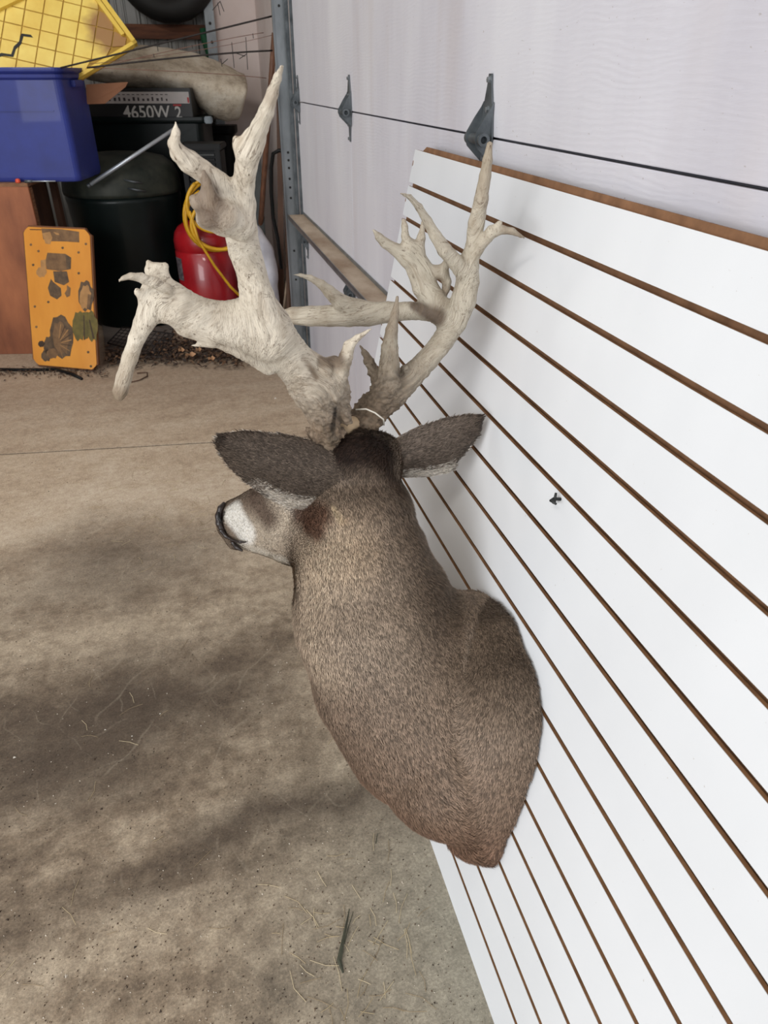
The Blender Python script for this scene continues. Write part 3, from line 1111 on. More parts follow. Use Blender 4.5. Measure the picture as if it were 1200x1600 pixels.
# ------------------------------------------------------------------ antlers
def antler_material():
    m, t, b = nt('weathered_antler')
    a = N(t, 'ShaderNodeAttribute', attribute_name='grain')
    c0 = N(t, 'ShaderNodeAttribute', attribute_name='coat')
    g1 = noisef(t, a.outputs['Vector'], 420, 5, .65)
    g2_ = noisef(t, a.outputs['Vector'], 170, 5, .6, .4)
    g3 = noisef(t, coords(t), 26, 5, .6)
    c = mixc(t, ramp(t, g2_, [(.50, (0, 0, 0)), (.68, (.42,) * 3)]), c0.outputs['Color'], srgb(128, 108, 86))
    c = mixc(t, ramp(t, g1, [(.57, (0, 0, 0)), (.68, (.6,) * 3)]), c, srgb(96, 76, 58))
    c = mixc(t, ramp(t, g3, [(.48, (0, 0, 0)), (.70, (.5,) * 3)]), c, srgb(146, 130, 110))
    cr_ = ramp(t, noisef(t, a.outputs['Vector'], 95, 4, .55, .8), [(.478, (0, 0, 0)), (.498, (.75,) * 3), (.502, (.75,) * 3), (.522, (0, 0, 0))])
    gt = N(t, 'ShaderNodeMath', operation='MULTIPLY')
    t.links.new(cr_, gt.inputs[0])
    t.links.new(ramp(t, noisef(t, coords(t), 18, 3), [(.45, (0, 0, 0)), (.6, (1, 1, 1))]), gt.inputs[1])
    c = mixc(t, gt.outputs[0], c, srgb(92, 74, 58))
    pit = N(t, 'ShaderNodeTexVoronoi', i_Scale=230.0)
    t.links.new(a.outputs['Vector'], pit.inputs['Vector'])
    pg = N(t, 'ShaderNodeMath', operation='MULTIPLY')
    t.links.new(ramp(t, pit.outputs['Distance'], [(.12, (1, 1, 1)), (.2, (0, 0, 0))]), pg.inputs[0])
    t.links.new(ramp(t, noisef(t, coords(t), 60, 2), [(.55, (0, 0, 0)), (.6, (.8,) * 3)]), pg.inputs[1])
    c = mixc(t, pg.outputs[0], c, srgb(84, 66, 50))
    t.links.new(c, b.inputs['Base Color'])
    b.inputs['Roughness'].default_value = .62
    b.inputs['Specular IOR Level'].default_value = .35
    h = mixc(t, .5, g1, g2_)
    bump(t, b, h, .9, .004)
    return m


MAT_ANTLER = antler_material()


def finish_antler(S, label, colf, basec):
    V, Q = S.mesh()
    nn = vnormals(V, Q)
    base = at(*basec)
    db = np.linalg.norm(V - base, axis=1)
    rough = np.clip(1.25 - db / .15, 0, 1)
    fl_ = S.flow(V, .006)
    G = S.grain(V)
    V = V + nn * (sn(V, 40, 1) * .0008 + sn(G, 420, 5) * .0007 + rough * (np.abs(sn(G, 420, 6)) * .0034 + sn(V, 1000, 7) * .0020 + sn(V, 560, 8) * .0016 - .001))[:, None]
    cols = colf(V, rough)
    cols = cols * (1 - np.clip(rough, 0, 1) * .5 * np.clip(.5 + sn(G, 520, 11) * 1.2, 0, 1) - .10 * np.clip(sn(G, 260, 12), 0, 1))[:, None]
    o = mesh_np('antler', V, Q, MAT_ANTLER, mount, cols, vec=G)
    o['label'] = label
    return o


def antcol(paint, base=(214, 204, 187)):
    def f(V, rough):
        C = np.tile(L3(base), (len(V), 1))
        C = C * (1 - rough[:, None] ** 1.0 * .85) + L3((112, 88, 66)) * rough[:, None] ** 1.0 * .85
        for m_, c in paint(V):
            C = C * (1 - m_[:, None]) + L3(c) * m_[:, None]
        return C
    return f


FL = tuple(C_F * .8 + C_R * .6)
S = SDF((-.30, .70, .78), (.32, 1.15, 1.44), .0024)
# main beam from the burr up into the fork
S.chain([(512, 694, 1.035, 20), (510, 672, 1.025, 22), (503, 640, 1.01, 25), (488, 605, 1.00, 34)], k=.006)
S.chain([(492, 676, 1.02, 10), (500, 684, 1.015, 9), (522, 684, 1.012, 9), (535, 674, 1.02, 7)], k=.005)
S.chain([(482, 672, 1.03, 5), (490, 684, 1.02, 6)], k=.004)
S.chain([(540, 655, 1.015, 9), (532, 610, 1.01, 15), (520, 590, 1.0, 20)], k=.006)
S.chain([(488, 605, 1.0, 32), (462, 570, .985, 31), (430, 530, .97, 35), (408, 496, .955, 34)], k=.012, flat=C_F, fk=1.35)
S.chain([(505, 575, 1.0, 16), (470, 565, .985, 20), (425, 535, .97, 30)], k=.012)
# raised rim and notch near the brow tine
S.chain([(517, 612, .99, 18), (505, 575, .985, 13), (496, 560, .982, 5)], k=.006)
S.chain([(522, 570, .995, 13), (530, 572, 1.0, 12)], k=.008)
# brow tine
S.chain([(522, 615, 1.0, 15), (532, 585, .99, 12), (541, 555, .98, 9.5), (546, 540, .975, 8), (558, 528, .965, 5.5), (579, 514, .95, 2)], k=.006)
# upward beam
S.chain([(408, 500, .955, 36), (402, 465, .945, 27), (395, 432, .94, 23), (383, 392, .93, 25), (374, 350, .92, 27), (374, 320, .91, 25), (380, 290, .90, 18), (384, 262, .89, 17), (388, 235, .88, 20), (396, 218, .875, 15)], k=.010, flat=C_F, fk=1.2)
S.chain([(396, 222, .875, 16), (405, 200, .86, 13.5), (416, 174, .845, 12), (426, 145, .83, 10), (434, 122, .815, 7), (441, 103, .80, 3.5)], k=.008)
S.chain([(381, 240, .88, 12), (372, 226, .878, 9), (368, 217, .876, 5)], k=.006)
# upper left tine
S.chain([(378, 320, .91, 20), (362, 306, .905, 20), (342, 288, .895, 19), (316, 267, .885, 17), (296, 253, .878, 16.5), (280, 240, .872, 13), (272, 226, .868, 9.5), (275, 207, .862, 6.5), (275, 191, .858, 2)], k=.006, flat=C_F, fk=1.2)
# dark broken point in front of the beam
S.chain([(375, 352, .90, 24), (352, 338, .885, 25), (332, 325, .878, 18), (325, 305, .872, 13), (323, 286, .868, 8), (318, 265, .862, 2.5)], k=.008, flat=C_F, fk=1.2)
S.chain([(330, 330, .878, 18), (308, 316, .872, 12), (299, 309, .870, 5)], k=.006)
S.chain([(350, 350, .885, 18), (322, 342, .878, 16), (314, 345, .876, 7)], k=.006)
# lower palm
S.chain([(412, 520, .96, 42), (370, 506, .955, 37), (332, 502, .95, 32), (300, 492, .945, 31), (268, 474, .94, 32), (248, 456, .94, 27)], k=.014, flat=C_F, fk=1.5)
S.chain([(285, 516, .94, 8), (330, 530, .945, 8), (375, 552, .955, 8), (420, 575, .97, 12)], k=.008)
S.chain([(300, 540, .945, 2), (330, 535, .945, 7)], k=.006)
S.chain([(262, 462, .942, 24), (247, 436, .94, 15), (238, 422, .94, 10), (232, 410, .94, 5)], k=.006, flat=C_F, fk=1.5)
S.chain([(256, 452, .942, 14), (256, 430, .94, 8), (259, 416, .94, 4)], k=.005)
S.chain([(236, 424, .94, 9), (247, 418, .94, 7), (258, 414, .94, 3)], k=.005)
S.chain([(245, 465, .94, 24), (235, 487, .938, 19), (224, 507, .934, 15), (213, 530, .93, 12.5), (203, 560, .924, 12), (194, 590, .918, 11.5), (188, 612, .914, 10.5), (187, 620, .912, 7)], k=.008)
S.chain([(228, 465, .935, 14), (216, 457, .93, 6), (213, 452, .93, 3)], k=.005)
# small forward tine across the palm
S.chain([(262, 452, .925, 8), (240, 441, .918, 9), (222, 435, .912, 7.5), (205, 431, .905, 5.5), (194, 434, .90, 4), (186, 439, .896, 2.4)], k=.004)


def paintA(V):
    return [(seg(V, (320, 262, .86, 12), (326, 310, .87, 26), .25) * .9, (112, 96, 82)),
            (seg(V, (305, 316, .87, 16), (345, 338, .87, 26), .3) * .75, (134, 118, 102)), (ball(V, 322, 345, .865, 20, .3) * .8, (98, 82, 70)),
            (ball(V, 375, 222, .88, 14, .4) * .6, (150, 130, 104)),
            (ball(V, 427, 150, .83, 20, .4) * .4, (150, 130, 112)),
            (seg(V, (205, 560, .92, 14), (186, 620, .91, 16), .4) * .5, (140, 122, 98)),
            (ball(V, 187, 620, .912, 18, .3) * .8, (120, 102, 82)),
            (seg(V, (506, 564, .975, 11), (528, 560, .985, 18), .25) * .95, (104, 90, 78)),
            (ball(V, 490, 575, .98, 8, .3) * .9, (90, 74, 60)),
            (seg(V, (524, 640, .99, 5), (519, 700, 1.0, 9), .3) * .95, (34, 26, 20)), (seg(V, (495, 590, .97, 4), (478, 560, .955, 6), .5) * .8, (110, 90, 70)),
            (seg(V, (532, 600, 1.0, 12), (545, 545, .98, 9), .5) * .5, (140, 118, 94))]


finish_antler(S, 'pale palmated antler with long down-curving tine on the left', antcol(paintA), (512, 700, 1.01))

S = SDF((.05, .95, .74), (.60, 1.40, 1.36), .0024)
S.chain([(562, 668, 1.075, 26), (582, 640, 1.085, 24), (610, 618, 1.09, 24), (642, 588, 1.10, 19), (668, 562, 1.105, 17), (690, 535, 1.11, 17), (710, 505, 1.115, 18), (724, 470, 1.12, 19), (731, 440, 1.12, 17.5), (731, 415, 1.12, 17), (738, 388, 1.115, 11), (744, 350, 1.11, 12.5), (752, 310, 1.10, 11), (758, 275, 1.095, 9.5), (762, 250, 1.09, 8), (765, 226, 1.085, 5)], k=.006)
S.chain([(585, 636, 1.08, 18), (606, 600, 1.075, 19), (608, 570, 1.07, 16), (609, 545, 1.065, 13.5), (612, 515, 1.06, 9.5), (617, 490, 1.055, 6), (621, 463, 1.05, 1.8)], k=.008)
S.chain([(598, 610, 1.085, 15), (588, 590, 1.09, 9), (577, 566, 1.095, 7.5), (570, 552, 1.10, 5), (562, 540, 1.105, 2)], k=.006)
S.chain([(640, 590, 1.095, 12), (632, 576, 1.09, 6), (630, 572, 1.09, 2)], k=.005)
# side tine toward the panel
S.chain([(740, 400, 1.11, 9), (752, 380, 1.10, 9), (768, 363, 1.09, 9), (785, 359, 1.085, 6), (800, 361, 1.08, 4.5), (818, 371, 1.075, 1.8)], k=.006)
S.chain([(770, 360, 1.09, 6), (779, 350, 1.085, 3.5), (783, 347, 1.085, 2)], k=.004)
# curved front tine
S.chain([(728, 428, 1.115, 15), (712, 410, 1.11, 12), (694, 390, 1.10, 11), (680, 368, 1.095, 9.5), (668, 346, 1.09, 8.5), (655, 325, 1.08, 7), (640, 308, 1.07, 4.5), (626, 302, 1.06, 1.8)], k=.006)
# middle palm
S.chain([(700, 498, 1.125, 16), (680, 475, 1.14, 20), (664, 448, 1.15, 19), (655, 420, 1.155, 19.5), (645, 400, 1.16, 18), (640, 388, 1.16, 15)], k=.012, flat=C_F, fk=1.6)
S.chain([(636, 402, 1.16, 15), (617, 389, 1.16, 10), (602, 380, 1.158, 8), (592, 370, 1.155, 6), (583, 359, 1.15, 2)], k=.006)
S.chain([(640, 388, 1.16, 12), (633, 370, 1.162, 6.5), (632, 354, 1.164, 5), (631, 345, 1.165, 3.2)], k=.006)
S.chain([(654, 390, 1.16, 10), (658, 372, 1.165, 6.5), (660, 356, 1.168, 4), (660, 346, 1.17, 2)], k=.006)
S.chain([(662, 428, 1.155, 12), (680, 424, 1.15, 9), (692, 427, 1.15, 9), (698, 440, 1.15, 7), (697, 452, 1.15, 5.5), (694, 462, 1.15, 4)], k=.006)
S.chain([(688, 425, 1.15, 8), (700, 410, 1.14, 6), (706, 402, 1.13, 6)], k=.006)
# long inward tine
S.chain([(700, 500, 1.12, 14), (672, 488, 1.135, 13), (640, 486, 1.15, 14), (605, 488, 1.165, 16.5), (575, 491, 1.18, 19), (545, 492, 1.19, 18), (515, 494, 1.20, 16), (485, 494, 1.215, 15.5), (458, 493, 1.225, 13.5), (438, 494, 1.235, 10), (418, 496, 1.24, 6)], k=.008)
S.chain([(560, 486, 1.185, 16), (532, 472, 1.18, 12), (515, 456, 1.175, 9), (502, 444, 1.17, 6.5), (485, 434, 1.165, 4.5), (470, 430, 1.16, 3), (457, 429, 1.155, 1.5)], k=.010)


def paintB(V):
    return [(seg(V, (648, 478, 1.14, 9), (686, 496, 1.12, 14), .3) * .85, (84, 66, 54)),
            (seg(V, (680, 424, 1.15, 10), (696, 460, 1.15, 9), .3) * .6, (130, 110, 90)),
            (seg(V, (752, 310, 1.1, 14), (765, 226, 1.085, 12), .4) * .45, (140, 120, 96)),
            (seg(V, (785, 359, 1.085, 8), (820, 372, 1.075, 8), .4) * .7, (118, 102, 86)),
            (seg(V, (612, 515, 1.06, 14), (621, 460, 1.05, 8), .4) * .55, (122, 102, 82)),
            (seg(V, (565, 545, 1.1, 8), (577, 566, 1.095, 9), .4) * .5, (110, 92, 76)),
            (ball(V, 622, 582, 1.07, 14, .4) * .7, (70, 56, 44)),
            (seg(V, (458, 493, 1.225, 14), (425, 495, 1.24, 12), .4) * .3, (150, 130, 106))]


finish_antler(S, 'greyer antler with tall single spire and long inward tine on the right', antcol(paintB, (196, 187, 170)), (565, 665, 1.075))

# bare skull plate between the burrs, zip tie on the far burr
S = SDF((.10, .95, .78), (.34, 1.2, .98), .0025)
S.chain([(541, 668, 1.05, 13), (550, 663, 1.06, 13)], k=.006)
V, Q = S.mesh()
mesh_np('skull_plate', V, Q, simple('bare_tan_bone', srgb(204, 178, 144), .7, 0, .2, 40), mount)
MB().tube([at(556, 640, 1.045), at(572, 639, 1.035), at(586, 645, 1.03), (at(599, 655, 1.035)), at(600, 664, 1.05)], .0013, 8).build(
    'zip_tie', simple('white_nylon', srgb(226, 220, 208), .45), mount, smooth=True)

# ================================================================== CLUTTER AT THE FAR END
UA = 0.21                                              # the far clutter stands turned a little to the camera
U = np.array([math.cos(UA), -math.sin(UA), 0])
Wd = np.array([math.sin(UA), math.cos(UA), 0])
ZV = np.array([0, 0, 1.0])


def fbox(mb, o, u0, u1, w0, w1, z0, z1, mi=0, Uv=U, Wv=Wd):
    R = np.stack([Uv, Wv, ZV], 1)
    return mb.box((u0, w0, z0), (u1, w1, z1), mi, R, o)


MAT_PLY = simple('reddish_plywood', srgb(172, 106, 68), .6, 0, .45, 5, (1, 1, .35), c2=srgb(112, 62, 38), bmp=.2)
MAT_PLY_EDGE = simple('plywood_edge', srgb(150, 108, 76), .8, 0, .3, 30, (1, 1, 5), c2=srgb(104, 72, 48))
MAT_PLY_DARK = simple('dark_brown_board', srgb(98, 68, 50), .7, 0, .4, 8, (1, 1, .3), c2=srgb(50, 34, 26))
MAT_BLUE = simple('blue_polyethylene', srgb(34, 50, 134), .55, 0, .16, 5, c2=srgb(28, 40, 110), bmp=.1, coat=.1)
MAT_YEL = simple('dusty_yellow_plastic', srgb(236, 206, 96), .5, 0, .15, 7, c2=srgb(222, 186, 78), bmp=.12)
MAT_YEL_DARK = simple('yellow_groove', srgb(176, 138, 50), .7, 0, .3, 20)
MAT_GREEN = simple('dark_green_plastic', srgb(14, 26, 25), .4, 0, .4, 5, c2=srgb(8, 14, 14), bmp=.15, coat=.08)
MAT_GREEN_LID = simple('dusty_green_lid', srgb(62, 64, 56), .5, 0, .5, 7, c2=srgb(18, 28, 27), bmp=.2)
MAT_GREEN_DUST = simple('dusty_green_plastic', srgb(96, 92, 78), .8, 0, .5, 14, c2=srgb(28, 36, 32))
MAT_BLK = simple('black_plastic', srgb(18, 19, 20), .5, 0, .4, 14)
MAT_RED = simple('red_tank_paint', srgb(168, 26, 34), .32, 0, .2, 5, c2=srgb(138, 18, 28), bmp=.08, coat=.3)
MAT_HOSE = simple('yellow_hose', srgb(222, 172, 36), .4, 0, .2, 20, c2=srgb(190, 140, 26))
MAT_CLOTH = simple('white_woven_sack', srgb(214, 214, 222), .8, 0, .12, 10, c2=srgb(186, 186, 198), bmp=.5, bd=.004)
MAT_ALU = simple('brushed_aluminium', srgb(196, 204, 212), .35, .6, .15, 20, bmp=.05)
MAT_WIRE = simple('rusty_black_wire', srgb(48, 42, 40), .6, .4, .4, 60)
MAT_WIRE_LIGHT = simple('thin_rust_wire', srgb(132, 96, 82), .6, .3, .4, 60)


for m_ in (MAT_GREEN, MAT_BLK, MAT_GREEN_LID):
    m_.node_tree.nodes['Principled BSDF'].inputs['Specular IOR Level'].default_value = .22


def pad_material():
    m, t, b = nt('dusty_pale_foam')
    v = coords(t)
    f = noisef(t, v, 7, 7, .7)
    g = noisef(t, v, 60, 5, .7)
    c = ramp(t, f, [(.34, srgb(164, 148, 128)), (.5, srgb(212, 200, 180)), (.66, srgb(232, 224, 208))])
    c = mixc(t, ramp(t, g, [(.6, (0, 0, 0)), (.68, (.6,) * 3)]), c, srgb(110, 94, 78))
    t.links.new(c, b.inputs['Base Color'])
    b.inputs['Roughness'].default_value = .95
    bump(t, b, mixc(t, .5, f, g), .7, .02)
    return m


MAT_PAD = pad_material()

# --- plywood box
o = atZ(105, 552, 0)
zt = at(92, 289, float(o[1]))[2]
pb = thing('plywood_box', o, 'reddish brown plywood box under the blue storage tub', 'box')
BW, BD_ = 1.25, .42
m_ = fbox(MB(), o, -BW, 0, 0, .018, 0, zt - .004, 0)
m_.build('front_panel', MAT_PLY, pb, bevel=.002)
fbox(MB(), o, -.03, .0, .018, .05, 0, zt - .01).build('edge_strip', MAT_PLY_EDGE, pb)
fbox(MB(), o, -BW, -.0, 0.0, BD_, zt - .004, zt + .012).build('top_board', MAT_PLY_EDGE, pb, bevel=.002)
fbox(MB(), o, -.07, -.055, .05, BD_ - .02, 0, zt - .02).build('side_board', MAT_PLY_DARK, pb)  # set in on the right, darker brown than the front panel
fbox(MB(), o, -.03, .0, BD_ - .05, BD_, 0, zt - .01).build('edge_strip', MAT_PLY_DARK, pb)
fbox(MB(), o, -BW, -BW + .018, .018, BD_, 0, zt - .01).build('side_board', MAT_PLY, pb)
boxO, boxZ = o.copy(), zt + .012

# --- leaning dark board right of the box
a0 = at(137, 262, o[1] + .47)
a1 = atZ(174, 497, 0)
ax_ = a0 - a1
ln = np.linalg.norm(ax_)
ax_ /= ln
sd = np.cross(ax_, Wd)
sd /= np.linalg.norm(sd)
nn_ = np.cross(sd, ax_)
t_ = thing('leaning_plank', a1, 'dark brown plank leaning behind the right side of the plywood box', 'plank')
MB().prism([(-.035, 0), (.035, 0), (.035, ln), (-.035, ln)], -.01, .01, (a1, sd, ax_, nn_)).build('board', MAT_PLY_DARK, t_, bevel=.002)

# --- blue tub
def rbox(mb, o, u0, u1, w0, w1, z0, z1, r, taper=0.0, mi=0, n=5, inner=None):
    """rounded vertical-cornered box wall; taper shrinks the foot"""
    def ring(z, e, inset=0.0):
        pts = []
        U0, U1, W0, W1 = u0 + e + inset, u1 - e - inset, w0 + e + inset, w1 - e - inset
        for cx, cy, a0_ in ((U1 - r, W0 + r, -90), (U1 - r, W1 - r, 0), (U0 + r, W1 - r, 90), (U0 + r, W0 + r, 180)):
            for k in range(n + 1):
                a_ = math.radians(a0_ + 90 * k / n)
                pts.append(np.asarray(o) + U * (cx + r * math.cos(a_)) + Wd * (cy + r * math.sin(a_)) + ZV * z)
        return pts
    rings = [ring(z0, taper + r * .25), ring(z0 + r * .25, taper + .002), ring(z0 + r * .6, taper), ring(z1, 0)]
    if inner:
        rings += [ring(z1, 0, inner), ring(z0 + inner, taper, inner)]
    vs = [p for q in rings for p in q]
    c = len(rings[0])
    fs = [(i * c + k, i * c + (k + 1) % c, (i + 1) * c + (k + 1) % c, (i + 1) * c + k) for i in range(len(rings) - 1) for k in range(c)]
    fs.append(tuple(reversed(range(c))))
    fs.append(tuple((len(rings) - 1) * c + k for k in range(c)))
    mb.add(vs, fs, mi)
    return mb


bo = boxO + ZV * boxZ
wf = .05
pr_ = at(131, 281, (boxO + Wd * wf)[1])
ur = float((pr_ - boxO) @ U)
zr = float(at(98, 108, (boxO + Wd * wf)[1])[2] - boxZ)
t_ = thing('storage_tub', bo, 'blue plastic storage tub standing on the plywood box', 'storage tub')
tb_ = rbox(MB(), bo, ur - .78, ur, wf, wf + .40, 0, zr - .035, .035, .0, inner=.004).build('tub_body', MAT_BLUE, t_, smooth=False, bevel=0)
for p in tb_.data.polygons:
    p.use_smooth = False
rm = MB()
rbox(rm, bo + ZV * (zr - .045), ur - .79, ur + .01, wf - .01, wf + .41, 0, .024, .04, 0, inner=.012)
rbox(rm, bo + ZV * (zr - .02), ur - .80, ur + .018, wf - .018, wf + .418, 0, .018, .045, 0, inner=.022)
rm.build('rim', MAT_BLUE, t_)
fbox(MB(), bo, ur - .74, ur - .06, wf - .004, wf + .002, zr * .64, zr * .645 + .003).build('moulded_ridge', MAT_BLUE, t_, bevel=.001)
hd = MB()
rbox(hd, bo + ZV * (zr - .075), ur - .004, ur + .022, wf + .14, wf + .27, 0, .03, .008, 0)
hd.build('handle', MAT_BLUE, t_)

# --- yellow lid lying tilted in the tub
C0 = at(216, 70, 4.62)
D0 = at(120, -62, 4.86)
Ed = at(96, 108, 4.58) - C0
Dd = D0 - C0
Dd /= np.linalg.norm(Dd)
Ed = Ed - Dd * (Ed @ Dd)
Ed /= np.linalg.norm(Ed)
Nn = np.cross(Dd, Ed)
if Nn @ C_F > 0:
    Nn = -Nn
t_ = thing('yellow_tote_lid', C0, 'cracked dirty yellow tote lid with diamond ribs lying in the blue tub', 'lid')
LW, LL = .58, 1.0


def lidpt(a, b, c=0.0):
    return C0 + Dd * a + Ed * b + Nn * c


frL = (C0, Dd, Ed, Nn)
lb = MB()
r_ = .03
out = [(r_, 0), (LW - r_, 0), (LW, r_), (LW, LL - r_), (LW - r_, LL), (r_, LL), (0, LL - r_), (0, r_)]
lb.prism(out, -.012, -.006, frL)
lb.build('lid_plate', MAT_YEL_DARK, t_)


def dirty_yellow():
    m, t, b = nt('soiled_yellow_plastic')
    v = coords(t)
    f = noisef(t, v, 6, 5, .6)
    c = ramp(t, f, [(.3, srgb(222, 186, 84)), (.65, srgb(238, 212, 112))])
    mp = N(t, 'ShaderNodeMapping', vector_type='TEXTURE')
    mp.inputs['Location'].default_value = tuple(lidpt(.13, .045))
    mp.inputs['Scale'].default_value = (.20,) * 3
    wv = N(t, 'ShaderNodeVectorMath', operation='MULTIPLY_ADD')
    w = t.nodes.new('ShaderNodeTexNoise')
    w.inputs['Scale'].default_value = 14
    t.links.new(v, w.inputs['Vector'])
    t.links.new(w.outputs['Color'], wv.inputs[0])
    wv.inputs[1].default_value = (.12,) * 3
    t.links.new(v, wv.inputs[2])
    su = N(t, 'ShaderNodeVectorMath', operation='SUBTRACT')
    t.links.new(wv.outputs[0], su.inputs[0])
    su.inputs[1].default_value = (.06,) * 3
    t.links.new(su.outputs[0], mp.inputs[0])
    g = N(t, 'ShaderNodeTexGradient', gradient_type='SPHERICAL')
    t.links.new(mp.outputs[0], g.inputs[0])
    k = ramp(t, g.outputs['Fac'], [(.12, (0, 0, 0)), (.45, (.92,) * 3)])
    c = mixc(t, k, c, srgb(150, 108, 72))
    t.links.new(c, b.inputs['Base Color'])
    b.inputs['Roughness'].default_value = .55
    return m


MAT_YEL_SOIL = dirty_yellow()
# diamond pads between the ribs, each its own raised piece
pads = 0
cs = .0615
for i in range(-14, 16):
    for j in range(-14, 20):
        ca_ = (i + j) * cs + .06
        cb_ = (j - i) * cs + .06
        A_ = cs * .93
        q4 = [(ca_ - A_, cb_), (ca_, cb_ - A_), (ca_ + A_, cb_), (ca_, cb_ + A_)]
        # keep each cell inside the rim, cut where the rim crosses it
        lo_, hiA, hiB = .03, LW - .03, LL - .03
        if not (lo_ - A_ * .4 < ca_ < hiA + A_ * .4 and lo_ - A_ * .4 < cb_ < hiB + A_ * .4):
            continue
        q4 = [(min(max(x_, lo_), hiA), min(max(y_, lo_), hiB)) for x_, y_ in q4]
        MB().prism(q4, -.006, -.0015 + random.uniform(-.0008, .0008), frL).build('rib_cell', MAT_YEL_SOIL, t_)
fr_ = MB()
for (a0_, a1_, b0_, b1_) in ((0, .022, 0, LL), (LW - .022, LW, 0, LL), (0, LW, 0, .022), (0, LW, LL - .022, LL)):
    fr_.prism([(a0_ + .004, b0_), (a1_, b0_), (a1_, b1_), (a0_ + .004, b1_)], -.012, .016, frL)
fr_.build('raised_rim', MAT_YEL, t_, bevel=.004)
ib = MB()
ib.prism([(.075, .026), (LW - .05, .026), (LW - .05, .046), (.075, .046)], -.006, .014, frL)
ib.build('stiffening_bar', MAT_YEL, t_, bevel=.003)
ib = MB()
ib.prism([(LW - .13, .12), (LW - .09, .12), (LW - .03, .75), (LW - .08, .75)], -.006, .02, frL)
ib.build('stiffening_bar', MAT_YEL, t_, bevel=.004)
ib = MB()
zz = [(.30 + .022 * math.sin(b_ * 31) + (.008 if k_ % 2 else -.008), b_) for k_, b_ in enumerate(np.arange(.42, .97, .035))]
ib.prism([(a_ - .008, b_) for a_, b_ in zz] + [(a_ + .008, b_) for a_, b_ in reversed(zz)], -.0008, .0002, frL)
ib.build('crack', MAT_BLACK, t_)

# --- little things on the box edge in front of the tub
p = at(24, 285, float((boxO)[1] + .10))
p = np.array([p[0], p[1], boxZ])
pp = boxO + U * float((at(24, 284, boxO[1]) - boxO) @ U) + Wd * .022 + ZV * boxZ
tag(MB().lathe([(.012, 0), (.013, .004), (.012, .014), (.008, .019), (.002, .02)], pp, 14).build('orange_cap', simple('orange_red_plastic', srgb(224, 84, 52), .4), smooth=True, origin=tuple(pp)),
    'small orange red cap on the plywood box edge', 'cap')
p0 = boxO + U * float((at(36, 284, boxO[1]) - boxO) @ U) + Wd * .020 + ZV * (boxZ + .007)
p1 = boxO + U * float((at(88, 284, boxO[1]) - boxO) @ U) + Wd * .020 + ZV * (boxZ + .007)
t_ = thing('screwdriver', p0, 'thin steel screwdriver lying on the plywood box edge below the blue tub', 'screwdriver')
MB().tube([p0, p0 + (p1 - p0) * .25], [.007, .006], 10).build('handle', MAT_GALV_DULL, t_, smooth=True)
MB().tube([p0 + (p1 - p0) * .25, p1], [.0032, .003], 8).build('shaft', MAT_ALU, t_, smooth=True)

# --- orange plaque leaning on the box
O_ = atZ(55, 571, 0)
E_ = atZ(157, 580, 0)
Uu = (E_ - O_)
wp = np.linalg.norm(Uu)
Uu /= wp
dA, dB = ray(38, 352), None
# up edge perpendicular to the bottom edge, through the top-left corner's line of sight
tt = ((O_ - CAM_O) @ Uu) / (dA @ Uu)
P_ul = CAM_O + dA * tt
if not (3.6 < P_ul[1] < 4.6):
    P_ul = at(38, 352, float(boxO[1]) - .03)
hp = at(92, 350, float(boxO[1]) - .05)
Vv = P_ul - O_
hh_ = np.linalg.norm(Vv)
Vv /= hh_
Wn = np.cross(Vv, Uu)
Wn = Wn if Wn @ C_F < 0 else -Wn
t_ = thing('painted_wood_plaque', O_, 'orange pine plaque with clipped corners and brown painted motifs leaning on the plywood box', 'plaque')
frP = (O_, Uu, Vv, Wn)
c = .035
sh = lambda e: [(c + e * .4, e), (wp - c - e * .4, e), (wp - c * .75, c * .45), (wp - c * .45, c * .75), (wp - e, c + e * .4), (wp - e, hh_ - c - e * .4), (wp - c * .45, hh_ - c * .75), (wp - c * .75, hh_ - c * .45), (wp - c - e * .4, hh_ - e), (c + e * .4, hh_ - e), (c * .75, hh_ - c * .45), (c * .45, hh_ - c * .75), (e, hh_ - c - e * .4), (e, c + e * .4), (c * .45, c * .75), (c * .75, c * .45)]
MAT_PINE = simple('orange_varnished_pine', srgb(228, 158, 62), .38, 0, .25, 4, (1, 1, .3), c2=srgb(206, 132, 44), bmp=.05, coat=.2)
MAT_PINE_EDGE = simple('brown_plaque_edge', srgb(112, 70, 40), .6)
MB().prism(sh(0), 0, .016, frP).build('moulded_edge', MAT_PINE_EDGE, t_, bevel=.002)
MB().prism(sh(.008), .016, .020, frP).build('face_board', MAT_PINE, t_, bevel=.0008)
MOT = [simple('painted_motif_a', srgb(132, 100, 66), .6, 0, .4, 30, c2=srgb(96, 70, 46)), simple('painted_motif_b', srgb(104, 82, 58), .6, 0, .4, 34, c2=srgb(64, 50, 38)), simple('painted_motif_green', srgb(112, 98, 44), .6, 0, .35, 30, c2=srgb(80, 72, 34)), simple('painted_motif_tan', srgb(182, 136, 84), .6, 0, .3, 30), simple('painted_dark', srgb(64, 46, 32), .6)]


def pl(px, py):                                       # pixel -> plaque plane u,v
    n_ = Wn
    d = ray(px, py)
    P = CAM_O + d * ((n_ @ (O_ + Wn * .0205 - CAM_O)) / (n_ @ d))
    return float((P - O_) @ Uu), float((P - O_) @ Vv)


def motif(poly, mi, lift=.0006, nm='painted_motif'):
    pts = [pl(x_, y_) for x_, y_ in poly]
    return MB().prism(pts, .020, .020 + lift, frP).build(nm, MOT[mi], t_)


